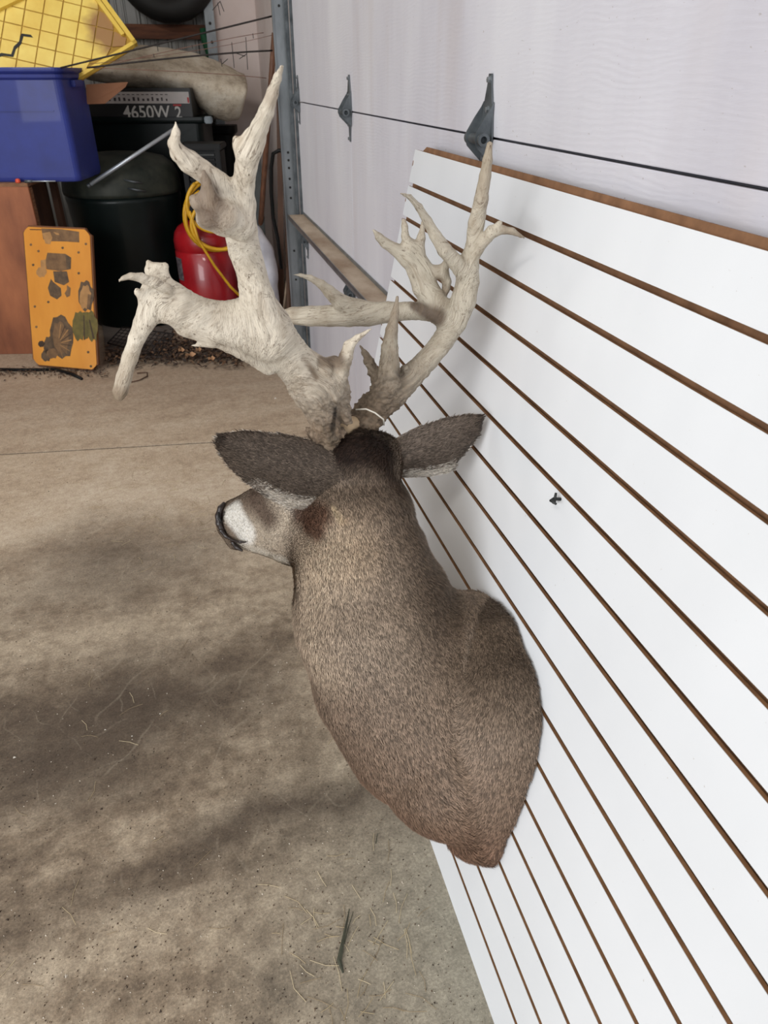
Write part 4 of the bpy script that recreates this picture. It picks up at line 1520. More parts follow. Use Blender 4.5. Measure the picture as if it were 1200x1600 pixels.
def blob(cx, cy, rx, ry, mi, rot=0, n=18, wob=.08, lift=.0006):
    ps = []
    for k in range(n):
        a_ = 2 * math.pi * k / n
        r1 = 1 + wob * math.sin(k * 2.7) + wob * .7 * math.cos(k * 4.1)
        x_, y_ = rx * r1 * math.cos(a_), ry * r1 * math.sin(a_)
        ps.append((cx + x_ * math.cos(rot) - y_ * math.sin(rot), cy + x_ * math.sin(rot) + y_ * math.cos(rot)))
    return motif(ps, mi, lift)


q = lambda x_, y_: (x_ / 4.2125, 260 + y_ / 4.2105)
motif([q(272, 408), q(400, 412), q(520, 430), q(522, 500), q(430, 494), q(330, 492), q(285, 480)], 0)
motif([q(195, 412), q(272, 414), q(272, 419), q(197, 418)], 4)
motif([q(278, 440), q(330, 430), q(345, 470), q(330, 512), q(300, 508)], 3, .0010)
motif([q(350, 430), q(385, 440), q(392, 452), q(372, 450)], 3, .0012)
motif([q(312, 568), q(430, 575), q(468, 600), q(466, 675), q(400, 690), q(305, 676), q(300, 620)], 0)
motif([q(430, 580), q(468, 600), q(466, 675), q(440, 680)], 1, .0010)
motif([q(268, 618), q(302, 612), q(302, 690), q(268, 690)], 3, .0010)
blob(q(272, 696)[0], q(272, 696)[1], 8, 8, 3)
motif([q(350, 690), q(440, 690), q(455, 760), q(420, 782), q(360, 760)], 1, .0009)
motif([q(335, 740), q(350, 760), q(400, 800), q(405, 850), q(375, 875), q(330, 850), q(315, 800)], 1)
motif([q(440, 780), q(465, 800), q(462, 850), q(440, 862), q(425, 835), q(440, 810)], 0)
blob(q(565, 852)[0], q(565, 852)[1], 12, 24, 1, -.05)
blob(q(560, 860)[0], q(560, 860)[1], 8.5, 19, 3, .1, lift=.0011)
motif([q(580, 840), q(600, 845), q(590, 930), q(572, 935)], 0, .0016)
blob(q(520, 1050)[0], q(520, 1050)[1], 10.5, 23, 2)
blob(q(602, 1050)[0], q(602, 1050)[1], 9.5, 24, 2, -.1)
motif([q(545, 960), q(575, 958), q(580, 1130), q(555, 1140)], 2, .0013)
motif([q(550, 980), q(556, 980), q(560, 1140), q(552, 1142)], 4, .0016)
motif([q(585, 1010), q(592, 1010), q(622, 1130), q(612, 1135)], 4, .0016)
blob(q(405, 1120)[0], q(405, 1120)[1], 18, 34, 1, -.12, wob=.05)
blob(q(400, 1130)[0], q(400, 1130)[1], 12, 26, 0, -.12, lift=.0011)
for k in range(9):
    a_ = -1.4 + k * .33
    x0_, y0_ = q(385, 1160)
    ex, ey = x0_ + 20 * math.cos(a_), y0_ + 30 * math.sin(a_) * .9 - 3
    motif([(x0_ + 4 * math.cos(a_), y0_ + 7 * math.sin(a_)), (ex, ey), (ex + .8, ey + 1.4), (x0_ + 4 * math.cos(a_) + .5, y0_ + 7 * math.sin(a_) + .8)], 4 if k % 2 else 3, .0015)
blob(q(325, 1180)[0], q(325, 1180)[1], 9, 15, 1)
blob(q(305, 1245)[0], q(305, 1245)[1], 8, 9, 1)
blob(q(272, 1168)[0], q(272, 1168)[1], 5, 5, 4)
blob(q(345, 1230)[0], q(345, 1230)[1], 9, 8, 0, lift=.0012)
for (x_, y_) in ((203, 515), (253, 557), (412, 536), (517, 566), (565, 510), (218, 648), (518, 703), (318, 892), (229, 922), (239, 1056), (580, 1222), (598, 1315)):
    k_ = blob(q(x_, y_)[0], q(x_, y_)[1], 2.0, 2.0, 0 if x_ % 2 else 1, n=10, wob=.05)
    k_.name = 'knot_mark'

# --- black generator box with white lettering, on a dark green tote
YG = 5.42
go = at(140, 236, YG)
zt_t = float(at(330, 181, YG)[2])
uw = float((at(326, 181, YG) - go) @ U)
gbase = np.array([go[0], go[1], 0.0])
t_ = thing('dark_green_tote', gbase, 'tall dark green lidded tote under the black boxed generator', 'tote')
rbox(MB(), gbase, -.04, uw - .02, .0, .42, 0.0, zt_t - .03, .04, .02).build('tote_body', MAT_GREEN, t_)
ld = MB()
rbox(ld, gbase + ZV * (zt_t - .035), -.06, uw + .012, -.025, .45, 0, .035, .03, 0)
ld.build('tote_lid', MAT_GREEN, t_)
MB().box((0, 0, 0), (.05, .03, .04), R=np.stack([U, Wd, ZV], 1), o=gbase + U * (uw + .0) - Wd * .03 + ZV * (zt_t - .035)).build('latch_or_glint', MAT_GALV_DULL, t_, bevel=.006)
# box
zb0, zb1 = zt_t, float(at(250, 143, YG)[2])
ub0, ub1 = -.10, float((at(305, 160, YG) - gbase) @ U)
t_ = thing('generator_carton', gbase + ZV * zb0, 'black carton with white lettering lying on the dark green tote', 'carton')
MAT_CARTON = simple('black_printed_carton', srgb(26, 25, 26), .5, 0, .3, 9)
MAT_CARTON_W = simple('grey_white_print_band', srgb(196, 190, 188), .6, 0, .12, 20)
MAT_PRINT_W = simple('white_print', srgb(206, 204, 200), .6, 0, .05, 20, bmp=0)
MAT_PRINT_D = simple('dark_print', srgb(60, 50, 52), .6, 0, .05, 20, bmp=0)
MAT_PRINT_R = simple('red_print', srgb(176, 40, 44), .6, 0, .05, 20, bmp=0)
fbox(MB(), gbase, ub0, ub1, 0.01, .42, zb0 + .001, zb1 + .02).build('carton_body', MAT_CARTON, t_, bevel=.003)
zs0, zs1 = float(at(250, 161, YG)[2]), float(at(250, 143, YG)[2])
fbox(MB(), gbase, ub0 + .02, ub1 - .01, .007, .0095, zs0, zs1).build('print_band', MAT_CARTON_W, t_)
for k in range(17):
    u_ = ub0 + .16 + k * .029
    if u_ > ub1 - .05:
        break
    hgt = random.uniform(.010, .022)
    fbox(MB(), gbase, u_, u_ + random.uniform(.008, .015), .0055, .0068, zs0 + .014, zs0 + .014 + hgt).build('pictogram', MAT_PRINT_D, t_)
    fbox(MB(), gbase, u_ - .002, u_ + .014, .0055, .0068, zs0 + .046, zs0 + .050).build('pictogram', MAT_PRINT_D, t_)
fbox(MB(), gbase, ub1 - .022, ub1 - .012, .0055, .0068, zs0 + .004, zs1 - .03).build('red_mark', MAT_PRINT_R, t_)


def text_mesh(s, size, ext=.0008):
    cu = bpy.data.curves.new('lettering', 'FONT')
    cu.body = s
    cu.size = size
    cu.extrude = ext
    cu.offset = .0012
    ob = bpy.data.objects.new('lettering', cu)
    COL.objects.link(ob)
    bpy.context.view_layer.update()
    me = bpy.data.meshes.new_from_object(ob.evaluated_get(bpy.context.evaluated_depsgraph_get()))
    bpy.data.objects.remove(ob)
    return me


def put_text(s, px0, px1, pytop, name, mat, parent, depth=.0065, aspect=1.0):
    me = text_mesh(s, .1)
    co = np.array([v.co[:] for v in me.vertices])
    ztop = float(at((px0 + px1) / 2, pytop, YG)[2])
    z0_ = zb0 + .004
    ua = float((at(px0, 172, YG) - gbase) @ U)
    ub_ = float((at(px1, 172, YG) - gbase) @ U)
    mn, mx = co.min(0), co.max(0)
    hgt = (ztop - z0_) * 1.0
    nco = []
    for p in co:
        nco.append(gbase + U * (ua + (p[0] - mn[0]) / (mx[0] - mn[0]) * (ub_ - ua)) + ZV * (z0_ - .012 + (p[1] - mn[1]) / (mx[1] - mn[1]) * (hgt + .012)) + Wd * (depth - p[2]))
    me.vertices.foreach_set('co', np.array(nco, np.float32).ravel())
    me.materials.clear()
    me.materials.append(mat)
    me.name = name
    return link(name, me, parent)


put_text('4650W', 195, 271, 164, 'lettering', MAT_PRINT_W, t_)
put_text('2', 279, 289, 165, 'lettering', MAT_PRINT_W, t_)
uu0 = float((at(276, 162, YG) - gbase) @ U)
fbox(MB(), gbase, uu0, uu0 + .05, .0055, .0068, zs0 - .014, zs0 - .004).build('red_mark', MAT_PRINT_R, t_)
# brown cardboard flap left of the carton
cf = [at(134, 132, 4.62), at(200, 128, 4.66), at(196, 136, 4.66), at(164, 162, 4.64), at(136, 163, 4.62)]
mb = MB()
mb.add(cf + [p_ + Wd * .006 for p_ in cf], [(0, 1, 2, 3, 4), (9, 8, 7, 6, 5)] + [(k, (k + 1) % 5, 5 + (k + 1) % 5, 5 + k) for k in range(5)])
tag(mb.build('cardboard_flap', simple('brown_cardboard', srgb(150, 104, 76), .85, 0, .2, 10), origin=tuple(cf[0])),
    'torn brown cardboard piece hanging beside the blue tub', 'cardboard')

# --- long pale foam roll across the top
Tp = [(120, 98), (168, 82), (215, 66), (262, 69), (300, 78), (332, 90), (362, 103), (384, 116)]
Mp = [(120, 112), (168, 108), (215, 110), (262, 116), (300, 124), (332, 131), (362, 138), (388, 140)]
Bp = [(120, 122), (168, 132), (215, 140), (262, 146), (300, 158), (332, 186), (356, 195), (376, 188)]
ns, nr_ = 60, 28
rings = []
for i in range(ns):
    s_ = i / (ns - 1)
    q_ = [np.array([np.interp(s_ * 7, range(8), [p[k] for p in L_]) for k in (0, 1)]) for L_ in (Tp, Mp, Bp)]
    pt = [at(*q_[0], 5.72), at(*(q_[0] * .5 + q_[1] * .5 + np.array([0, -3])), 5.52), at(*q_[1], 5.36), at(*(q_[1] * .45 + q_[2] * .55), 5.40), at(*q_[2], 5.52)]
    pt += [pt[-1] + np.array([0, .22, .02]), pt[0] + np.array([0, .12, -.04])]
    P = np.array(pt)
    c_ = P.mean(0)
    kf = 1.0 if 0 < i < ns - 1 else .9
    for _ in range(2):                                  # round the section by corner cutting
        P = np.stack([P * .75 + np.roll(P, -1, 0) * .25, P * .25 + np.roll(P, -1, 0) * .75], 1).reshape(-1, 3)
    rings.append(c_ + (P - c_) * kf)
nr_ = len(rings[0])
V = np.concatenate(rings)
Q = np.array([(i * nr_ + k, i * nr_ + (k + 1) % nr_, (i + 1) * nr_ + (k + 1) % nr_, (i + 1) * nr_ + k) for i in range(ns - 1) for k in range(nr_)])
c0, c1 = len(V), len(V) + 1
V = np.r_[V, [rings[0].mean(0)], [rings[-1].mean(0)]]
Q = np.r_[Q, [(k, c0, c0, (k + 1) % nr_) for k in range(nr_)], [((ns - 1) * nr_ + (k + 1) % nr_, c1, c1, (ns - 1) * nr_ + k) for k in range(nr_)]]
nn = V - np.repeat(np.array([r_.mean(0) for r_ in rings] + [V[-2]]), [nr_] * ns + [2], axis=0)
nn /= np.linalg.norm(nn, axis=1)[:, None] + 1e-6
V[:-2] += (nn * (sn(V, 14, 2) * .012 + sn(V, 60, 3) * .005)[:, None])[:-2]
mb = MB()
mb.add([tuple(p) for p in V], [tuple(dict.fromkeys(int(x_) for x_ in q_)) for q_ in Q])
o = mb.build('foam_roll', MAT_PAD, smooth=True)
tag(o, 'dusty pale rolled foam pad lying across the top of the dark totes', 'foam pad')

# --- aluminium pole
a0, a1 = at(137, 291, 4.48), at(272, 202, 4.56)
t_ = thing('aluminium_pole', a0, 'pale aluminium pole slanting up to the right beside the blue tub', 'pole')
MB().tube([a0, a1], .010, 14).build('tube', MAT_ALU, t_, smooth=True)
MB().tube([a0 - (a1 - a0) * .003, a0 + (a1 - a0) * .03], .0115, 14).build('end_cap', MAT_GALV_DULL, t_, smooth=True)

# --- rounded dark green drum
dpt = 4.93
cb_ = at(207, 380, dpt)
cb_[2] = 0
rr = pxr(at(207, 380, dpt), 82)
ztop_ = float(at(205, 236, dpt)[2])
t_ = thing('dark_green_drum', cb_, 'big round-shouldered dark green plastic drum right of the plywood box', 'drum')
prof = [(rr * .92, 0), (rr * .94, .03), (rr * .98, ztop_ * .6), (rr, ztop_ * .72), (rr * 1.02, ztop_ * .75), (rr * 1.02, ztop_ * .78)]
MB().lathe(prof, cb_, 44, cap=True).build('drum_body', MAT_GREEN, t_, smooth=True)
prof = [(rr * 1.04, ztop_ * .78), (rr * 1.045, ztop_ * .80), (rr * 1.02, ztop_ * .87), (rr * .95, ztop_ * .93), (rr * .8, ztop_ * .97), (rr * .55, ztop_ * .99), (rr * .2, ztop_), (.002, ztop_)]
MB().lathe(prof, cb_, 44).build('domed_lid', MAT_GREEN_LID, t_, smooth=True)
for (px_, py_) in ((208, 284), (214, 297)):
    MB().tube([at(px_ - 14, py_ - 3, dpt - rr * 1.03), at(px_, py_, dpt - rr * 1.1), at(px_ + 14, py_ + 2, dpt - rr * 1.02)], [.004, .006, .004], 8).build('latch_or_glint', MAT_GALV_DULL, t_, smooth=True)  # steel tone stands in for bright highlights on the drum's handle

# --- red tank
Yt = 4.56
cr = at(327, 440, Yt)
cr[2] = 0
rt = pxr(at(327, 430, Yt), 45)
zt_ = float(at(325, 343, Yt)[2])
t_ = thing('red_tank', cr, 'red steel tank with yellow hose looped over it behind the left antler', 'tank')
prof = [(rt * .9, 0), (rt, .03), (rt, zt_ * .74), (rt * .985, zt_ * .745), (rt * .985, zt_ * .76), (rt, zt_ * .765), (rt, zt_ * .84), (rt * .95, zt_ * .90), (rt * .82, zt_ * .95), (rt * .6, zt_ * .985), (rt * .3, zt_), (.002, zt_ + .002)]
MB().lathe(prof, cr, 44).build('tank_body', MAT_RED, t_, smooth=True)
MB().lathe([(.05, zt_ - .01), (.05, zt_ + .03), (.03, zt_ + .05), (.012, zt_ + .055), (.012, zt_ + .10), (.002, zt_ + .10)], cr, 20).build('valve', MAT_DARKMETAL, t_, smooth=True)
# label patch wrapped on the left flank
mb = MB()
for (z0_, z1_, th0, th1) in ((zt_ * .50, zt_ * .70, 188, 214), (zt_ * .34, zt_ * .44, 188, 212)):
    vs, fs = [], []
    n = 8
    for k in range(n + 1):
        a_ = math.radians(th0 + (th1 - th0) * k / n)
        for z_ in (z0_, z1_):
            vs.append((cr[0] + rt * 1.006 * math.cos(a_), cr[1] + rt * 1.006 * math.sin(a_), z_))
    fs = [(2 * k, 2 * k + 2, 2 * k + 3, 2 * k + 1) for k in range(n)]
    mb.add(vs, fs)
mb.build('side_label', simple('grey_label_print', srgb(120, 112, 116), .5, 0, .5, 60, c2=srgb(46, 40, 46)), t_)

# --- yellow hose loops
Yh = Yt - rt - .02
hp_ = []


def arc(cx, cy, rx, ry, a0_, a1_, n, Y0, Y1):
    return [at(cx + rx * math.cos(math.radians(a0_ + (a1_ - a0_) * k / n)), cy + ry * math.sin(math.radians(a0_ + (a1_ - a0_) * k / n)), Y0 + (Y1 - Y0) * k / n) for k in range(n + 1)]


t_ = thing('yellow_hose', at(330, 380, Yh), 'yellow air hose hanging in loops over the red tank', 'hose')
for j, (cx, cy, rx, ry, a_, b_) in enumerate(((338, 335, 50, 56, 40, 240), (342, 340, 52, 50, 30, 235), (336, 318, 44, 44, 25, 225), (345, 350, 46, 40, 10, 215))):
    MB().tube(arc(cx, cy, rx, ry, a_, b_, 26, Yh - .01 * j, Yh - .01 * j), .0105, 10).build('hose_loop', MAT_HOSE, t_, smooth=True)
MB().tube([at(296, 330, Yh - .03), at(310, 375, Yh - .04), at(335, 415, Yh - .03), at(360, 448, Yh - .02), at(385, 472, Yh - .02)], .008, 10).build('hose_end', MAT_HOSE, t_, smooth=True)
MB().tube([at(300, 300, Yh), at(304, 288, Yh), at(312, 282, Yh - .02), at(322, 290, Yh), at(316, 306, Yh)], .0085, 10).build('hose_loop', MAT_HOSE, t_, smooth=True)

# --- black slatted crate standing on a post behind the tank
Yc = Yt + .24
cc = at(290, 300, Yc)
t_ = thing('black_vented_box', np.array([cc[0], cc[1], 0]), 'black plastic housing with vent slats above the red tank', 'housing')
uL, uR = 0.0, float((at(352, 300, Yc) - cc) @ U)
zc0, zc1 = float(at(320, 330, Yc)[2]), float(at(320, 228, Yc)[2])
cb2 = np.array([cc[0], cc[1], 0.0])
for (u0_, u1_) in ((uL, uL + .03), (uR - .03, uR)):
    fbox(MB(), cb2, u0_, u1_, 0, .03, 0, zc1).build('post', MAT_BLK, t_, bevel=.003)
fbox(MB(), cb2, uL, uR, .03, .2, 0, zc1 - .02).build('housing_body', MAT_BLK, t_, bevel=.008)
fbox(MB(), cb2, uL - .01, uR + .01, -.01, .22, zc1 - .02, zc1 + .012).build('top_rail', MAT_BLK, t_, bevel=.006)
k = 0
z_ = zc1 - .05
while z_ > zc0:
    fbox(MB(), cb2, uL + .035, uR - .035, .002, .02, z_, z_ + .010).build('slat', MAT_BLK if k % 3 else MAT_DARKMETAL, t_)
    z_ -= .026
    k += 1

# --- white sack between the tank and the door
Ys = 4.42
S = SDF((.10, 4.1, -.05), (.75, 4.8, 1.0), .014)
S.chain([(396, 365, Ys + .1, 14), (405, 420, Ys + .04, 24), (408, 470, Ys, 26), (406, 505, Ys - .02, 25)], k=.05)
S.chain([(388, 350, Ys + .1, 8), (415, 395, Ys + .05, 14), (420, 430, Ys, 14)], k=.03)
V, Q = S.mesh()
nn = vnormals(V, Q)
V += nn * (sn(V * np.array([1, 1, .35]), 45, 12) * .012)[:, None]
V[:, 2] = np.maximum(V[:, 2], .002)
o = mesh_np('white_sack', V, Q, MAT_CLOTH)
tag(o, 'crumpled white sack standing between the red tank and the door track', 'sack')

# --- long-handled tools and strips leaning by the door jamb
def pole(name, lab, cat, p0, p1, r0, r1, mat, grp=None, part='handle'):
    P0, P1 = np.array(p0), np.array(p1)
    t_ = thing(name, P0, lab, cat, grp)
    MB().tube([P0 + (P1 - P0) * k / 6 for k in range(7)], [r0 + (r1 - r0) * k / 6 for k in range(7)], 12).build(part, mat, t_, smooth=True)
    return t_


th = pole('rake', 'worn brown wooden tool handle leaning just left of the galvanised door track', 'rake', atZ(398, 478, .02), at(429, 52, 4.52), .017, .015, MAT_POLE_WOOD)
P0 = atZ(398, 478, .012)
mb = MB()
fbox(mb, P0, -.14, .14, -.01, .01, -.008, .012)
mb.build('rake_head', MAT_DARKMETAL, th)
pole('shovel', 'slender brown shovel handle leaning in the dark beside the door jamb', 'shovel', atZ(452, 520, .01), at(446, 250, 4.35), .012, .011, MAT_PLY_DARK)
pole('metal_rod', 'thin rusty rod leaning against the jamb behind the shovel handle', 'rod', atZ(440, 505, .008), at(462, 330, 4.25), .006, .006, MAT_RUSTY, part='rod')
a1, a0 = at(436, 120, 4.62), atZ(440, 500, 0)
t_ = thing('dark_board', a0, 'narrow dark brown board leaning in the gap beside the door track', 'board')
dv = a1 - a0
ln = np.linalg.norm(dv)
dv /= ln
sd = np.cross(dv, Wd)
sd /= np.linalg.norm(sd)
MB().prism([(-.016, 0), (.016, 0), (.016, ln), (-.016, ln)], 0, .018, (a0, sd, dv, np.cross(sd, dv))).build('board', MAT_PLY_DARK, t_, bevel=.002)
a0 = atZ(416, 505, 0)
a1 = at(396, 200, 4.95)
t_ = thing('grey_lath', a0, 'flat grey lath leaning behind the white sack', 'lath')
dv = a1 - a0
ln = np.linalg.norm(dv)
dv /= ln
sd = np.cross(dv, Wd)
sd /= np.linalg.norm(sd)
MB().prism([(-.03, 0), (.03, 0), (.03, ln), (-.03, ln)], 0, .012, (a0, sd, dv, np.cross(sd, dv))).build('board', MAT_DARKMETAL, t_, bevel=.002)
ho = at(427, 250, 4.20)
o = MB().tube([at(447, 236, 4.15), at(436, 235, 4.16), at(427, 240, 4.18), at(424, 262, 4.2), at(424, 300, 4.22), at(427, 340, 4.24), at(434, 372, 4.25), at(440, 420, 4.25)], .010, 10).build('black_cable', MAT_BLK, smooth=True, origin=tuple(ho))
tag(o, 'black cable hanging in a hook shape left of the door track', 'cable')

# --- added black box standing in for the shade behind the drum and the tank
o_ = at(300, 300, 6.02)
o_[2] = 0
t_ = thing('shade_filler_box', o_, 'large black plastic chest in shadow behind the tank', 'chest')
rbox(MB(), o_, -.02, .34, .03, .2, 0, .98, .05, .01).build('filler_body', MAT_BLK, t_)
ld = MB()
rbox(ld, o_ + ZV * .98, -.04, .36, .01, .22, 0, .06, .05, 0)
ld.build('filler_lid', MAT_BLK, t_)

# --- wire fence panel strung in front of the clutter
t_ = thing('wire_fence_panel', at(110, 105, 4.1), 'black wire fence strands running from the blue tub to the door track', 'wire fence')
Ya, Yb_ = 4.15, 4.05
lines = [((95, 106), (300, 56), (430, 24), .0042, MAT_WIRE), ((136, 106), (300, 88), (426, 79), .0042, MAT_WIRE), ((160, 104), (310, 70), (412, 51), .0016, MAT_WIRE_LIGHT), ((140, 100), (300, 80), (425, 55), .0012, MAT_WIRE_LIGHT), ((140, 106), (300, 113), (416, 122), .0018, MAT_WIRE_LIGHT)]
for (p0, pm, p1, r_, mt) in lines:
    pts = []
    for k in range(13):
        s = k / 12
        x_ = (1 - s) ** 2 * p0[0] + 2 * s * (1 - s) * (2 * pm[0] - (p0[0] + p1[0]) / 2) + s * s * p1[0]
        y_ = (1 - s) ** 2 * p0[1] + 2 * s * (1 - s) * (2 * pm[1] - (p0[1] + p1[1]) / 2) + s * s * p1[1]
        pts.append(at(x_, y_, Ya + (Yb_ - Ya) * s))
    MB().tube(pts, r_, 6).build('strand', mt, t_, smooth=True)
for (x0_, y0_, x1_, y1_) in ((245, 66, 247, 80), (345, 92, 347, 104), (362, 66, 366, 106), (384, 58, 387, 109), (347, 100, 356, 92), (366, 82, 383, 88), (374, 92, 386, 84), (395, 52, 396, 60), (300, 70, 301, 76), (240, 84, 241, 90), (340, 4, 344, 24), (332, 16, 344, 2), (344, 2, 350, 18)):
    MB().tube([at(x0_, y0_, 4.08), at(x1_, y1_, 4.08)], .0018, 6).build('tie_wire', MAT_WIRE, t_)

# --- tyre hung on the back wall, green strap
tc = at(256, -62, YB - .16)
t_ = thing('hanging_tyre', tc, 'black tyre hung high on the corrugated back wall', 'tyre')
R0 = pxr(tc, 62)
n1, n2 = 48, 14
mb = MB()
vs, fs = [], []
for i in range(n1):
    for j in range(n2):
        a_, b_ = 2 * math.pi * i / n1, 2 * math.pi * j / n2
        r1 = R0 + .085 * math.cos(b_) * (1.0 + .03 * (i % 2))
        vs.append(tc + np.array([r1 * math.cos(a_), .075 * math.sin(b_), r1 * math.sin(a_)]))
        fs.append((i * n2 + j, ((i + 1) % n1) * n2 + j, ((i + 1) % n1) * n2 + (j + 1) % n2, i * n2 + (j + 1) % n2))
mb.add(vs, fs).build('tyre_ring', MAT_BLACK, t_, smooth=True)
mb = MB()
yv = YB - .055 - .03
st0 = [at(316, 44, yv), at(320, 60, yv), at(326, 78, yv), at(329, 96, yv)]
o = MB().tube(st0, [.02, .03, .028, .022], 8).build('green_strap', simple('green_webbing', srgb(30, 96, 62), .7, 0, .3, 30), origin=tuple(st0[0]), smooth=True)
tag(o, 'green strap hanging by the corner stud of the back wall', 'strap')

# --- wire rack lying on the floor behind the antler tine
rc = [atZ(168, 536, .03), atZ(192, 511, .10), atZ(272, 522, .10), atZ(246, 556, .03)]
t_ = thing('wire_rack', rc[0], 'black wire rack lying flat on the floor right of the orange plaque', 'wire rack')
MB().tube(rc + [rc[0]], .004, 6).build('rack_frame', MAT_WIRE, t_)
for k in range(1, 12):
    s = k / 12
    MB().tube([rc[0] * (1 - s) + rc[3] * s, rc[1] * (1 - s) + rc[2] * s], .0022, 5).build('rack_wire', MAT_WIRE, t_)
for k in range(1, 6):
    s = k / 6
    MB().tube([rc[0] * (1 - s) + rc[1] * s, rc[3] * (1 - s) + rc[2] * s], .0022, 5).build('rack_wire', MAT_WIRE, t_)
gp = [atZ(158, 500, .012), atZ(270, 502, .012), atZ(268, 560, .012), atZ(166, 548, .012)]
mb = MB()
mb.add([tuple(p_) for p_ in gp] + [tuple(p_ + ZV * -.010) for p_ in gp], [(0, 1, 2, 3), (7, 6, 5, 4), (0, 4, 5, 1), (1, 5, 6, 2), (2, 6, 7, 3), (3, 7, 4, 0)])
tag(mb.build('grey_board_scrap', simple('grey_dusty_board', srgb(118, 110, 104), .9, 0, .2, 12), origin=tuple(gp[0])), 'flat grey board scrap on the floor beneath the wire rack', 'board')


# --- leaf litter, grit, straw: nobody could count these
def leaf_mat(name, cols):
    m, t, b = nt(name)
    oi = N(t, 'ShaderNodeNewGeometry')
    r_ = t.nodes.new('ShaderNodeValToRGB')
    r_.color_ramp.interpolation = 'CONSTANT'
    el = r_.color_ramp.elements
    while len(el) < len(cols):
        el.new(.5)
    for k_, (e, c_) in enumerate(zip(el, cols)):
        e.position = k_ / len(cols)
        e.color = tuple(c_) + (1,)
    t.links.new(oi.outputs['Random Per Island'], r_.inputs[0])
    t.links.new(r_.outputs[0], b.inputs['Base Color'])
    b.inputs['Roughness'].default_value = .85
    return m


MAT_LEAF = leaf_mat('dry_leaves', [srgb(84, 62, 46), srgb(56, 42, 34), srgb(110, 82, 60), srgb(44, 34, 28), srgb(70, 54, 44), srgb(100, 76, 56), srgb(50, 40, 34)])
mb = MB()


def leaf(mb, p, s):
    a_ = random.random() * 6.28
    tilt = random.uniform(-.6, .6)
    d1 = np.array([math.cos(a_), math.sin(a_), tilt])
    d2 = np.array([-math.sin(a_), math.cos(a_), random.uniform(-.5, .5)])
    P = [p + d1 * s, p + d2 * s * .45 + ZV * s * .2, p - d1 * s * .8, p - d2 * s * .45 + ZV * s * .15]
    mb.add(P, [(0, 1, 2, 3)])


for k in range(2600):
    px_ = random.uniform(168, 475) if k % 4 else random.uniform(250, 380)
    py_ = random.gauss(552, 14) if px_ > 240 else random.gauss(562, 7)
    if py_ > 578 + random.gauss(0, 2) or py_ < 500:
        continue
    p = atZ(px_, py_, 0)
    p[2] = random.uniform(.006, .045)
    leaf(mb, p, random.uniform(.008, .022))
for k in range(500):
    p = atZ(random.uniform(0, 170), random.gauss(583, 4), 0)
    p[2] = random.uniform(.003, .012)
    leaf(mb, p, random.uniform(.004, .011))
o = tag(mb.build('leaf_litter', MAT_LEAF, fix=False), 'drift of dry brown leaves at the far edge of the concrete', 'leaf litter')
o['kind'] = 'stuff'
for (px_, py_, s) in ((297, 555, .03), (283, 548, .018), (330, 561, .02), (310, 547, .016)):
    p = atZ(px_, py_, .05)
    mb = MB()
    n = 9
    vs = [p + ZV * .004 * 0]
    for k in range(n):
        a_ = 2 * math.pi * k / n
        r1 = s * (1 + .35 * math.cos(5 * a_)) * .8
        vs.append(p + np.array([r1 * math.cos(a_), r1 * math.sin(a_) * .8, .012 * math.sin(2 * a_) + .004]))
    vs += [v + ZV * .0012 for v in vs]
    fs = [(0, 1 + k, 1 + (k + 1) % n) for k in range(n)] + [(n + 1, n + 2 + (k + 1) % n, n + 2 + k) for k in range(n)] + [(1 + k, n + 2 + k, n + 2 + (k + 1) % n, 1 + (k + 1) % n) for k in range(n)]
    mb.add(vs, fs)
    LB = {297: 'largest pale tan dry leaf on top of the leaf drift', 283: 'small tan leaf left of the largest leaf in the drift', 330: 'tan leaf right of the largest leaf in the drift', 310: 'small tan leaf just behind the largest leaf in the drift'}
    tag(mb.build('dry_leaf', simple('tan_leaf', srgb(190, 146, 108), .8, 0, .3, 60), origin=tuple(p)), LB[px_], 'leaf')

MAT_GRIT = leaf_mat('floor_grit', [srgb(70, 56, 44), srgb(50, 40, 32), srgb(96, 80, 64), srgb(206, 196, 180), srgb(84, 66, 52), srgb(60, 48, 38)])
mb = MB()
tetra = np.array([(1, 0, -.5), (-.5, .9, -.5), (-.5, -.9, -.5), (0, 0, .9)])
for k in range(4600):
    px_, py_ = random.uniform(-20, 760), random.uniform(585, 1610) if k % 3 else random.uniform(900, 1610)
    p = atZ(px_, py_, 0)
    if p[0] > .31 and p[1] < 2:
        continue
    s = min(abs(random.gauss(0, .0010)) + .0005, .0024)
    if random.random() < .015:
        s *= 1.7
    p[2] = s * .45
    a_ = random.random() * 6.28
    Rz = np.array([[math.cos(a_), -math.sin(a_), 0], [math.sin(a_), math.cos(a_), 0], [0, 0, 1]])
    mb.add([p + Rz @ (q_ * np.array([1, random.uniform(.5, 1), .8])) * s for q_ in tetra], [(0, 1, 3), (1, 2, 3), (2, 0, 3), (0, 2, 1)])
o = tag(mb.build('floor_grit', MAT_GRIT, fix=False), 'grit and crumbs scattered over the concrete floor', 'grit')
o['kind'] = 'stuff'
MAT_STRAW = leaf_mat('pale_straw', [srgb(206, 190, 156), srgb(182, 164, 130), srgb(150, 132, 104)])
mb = MB()
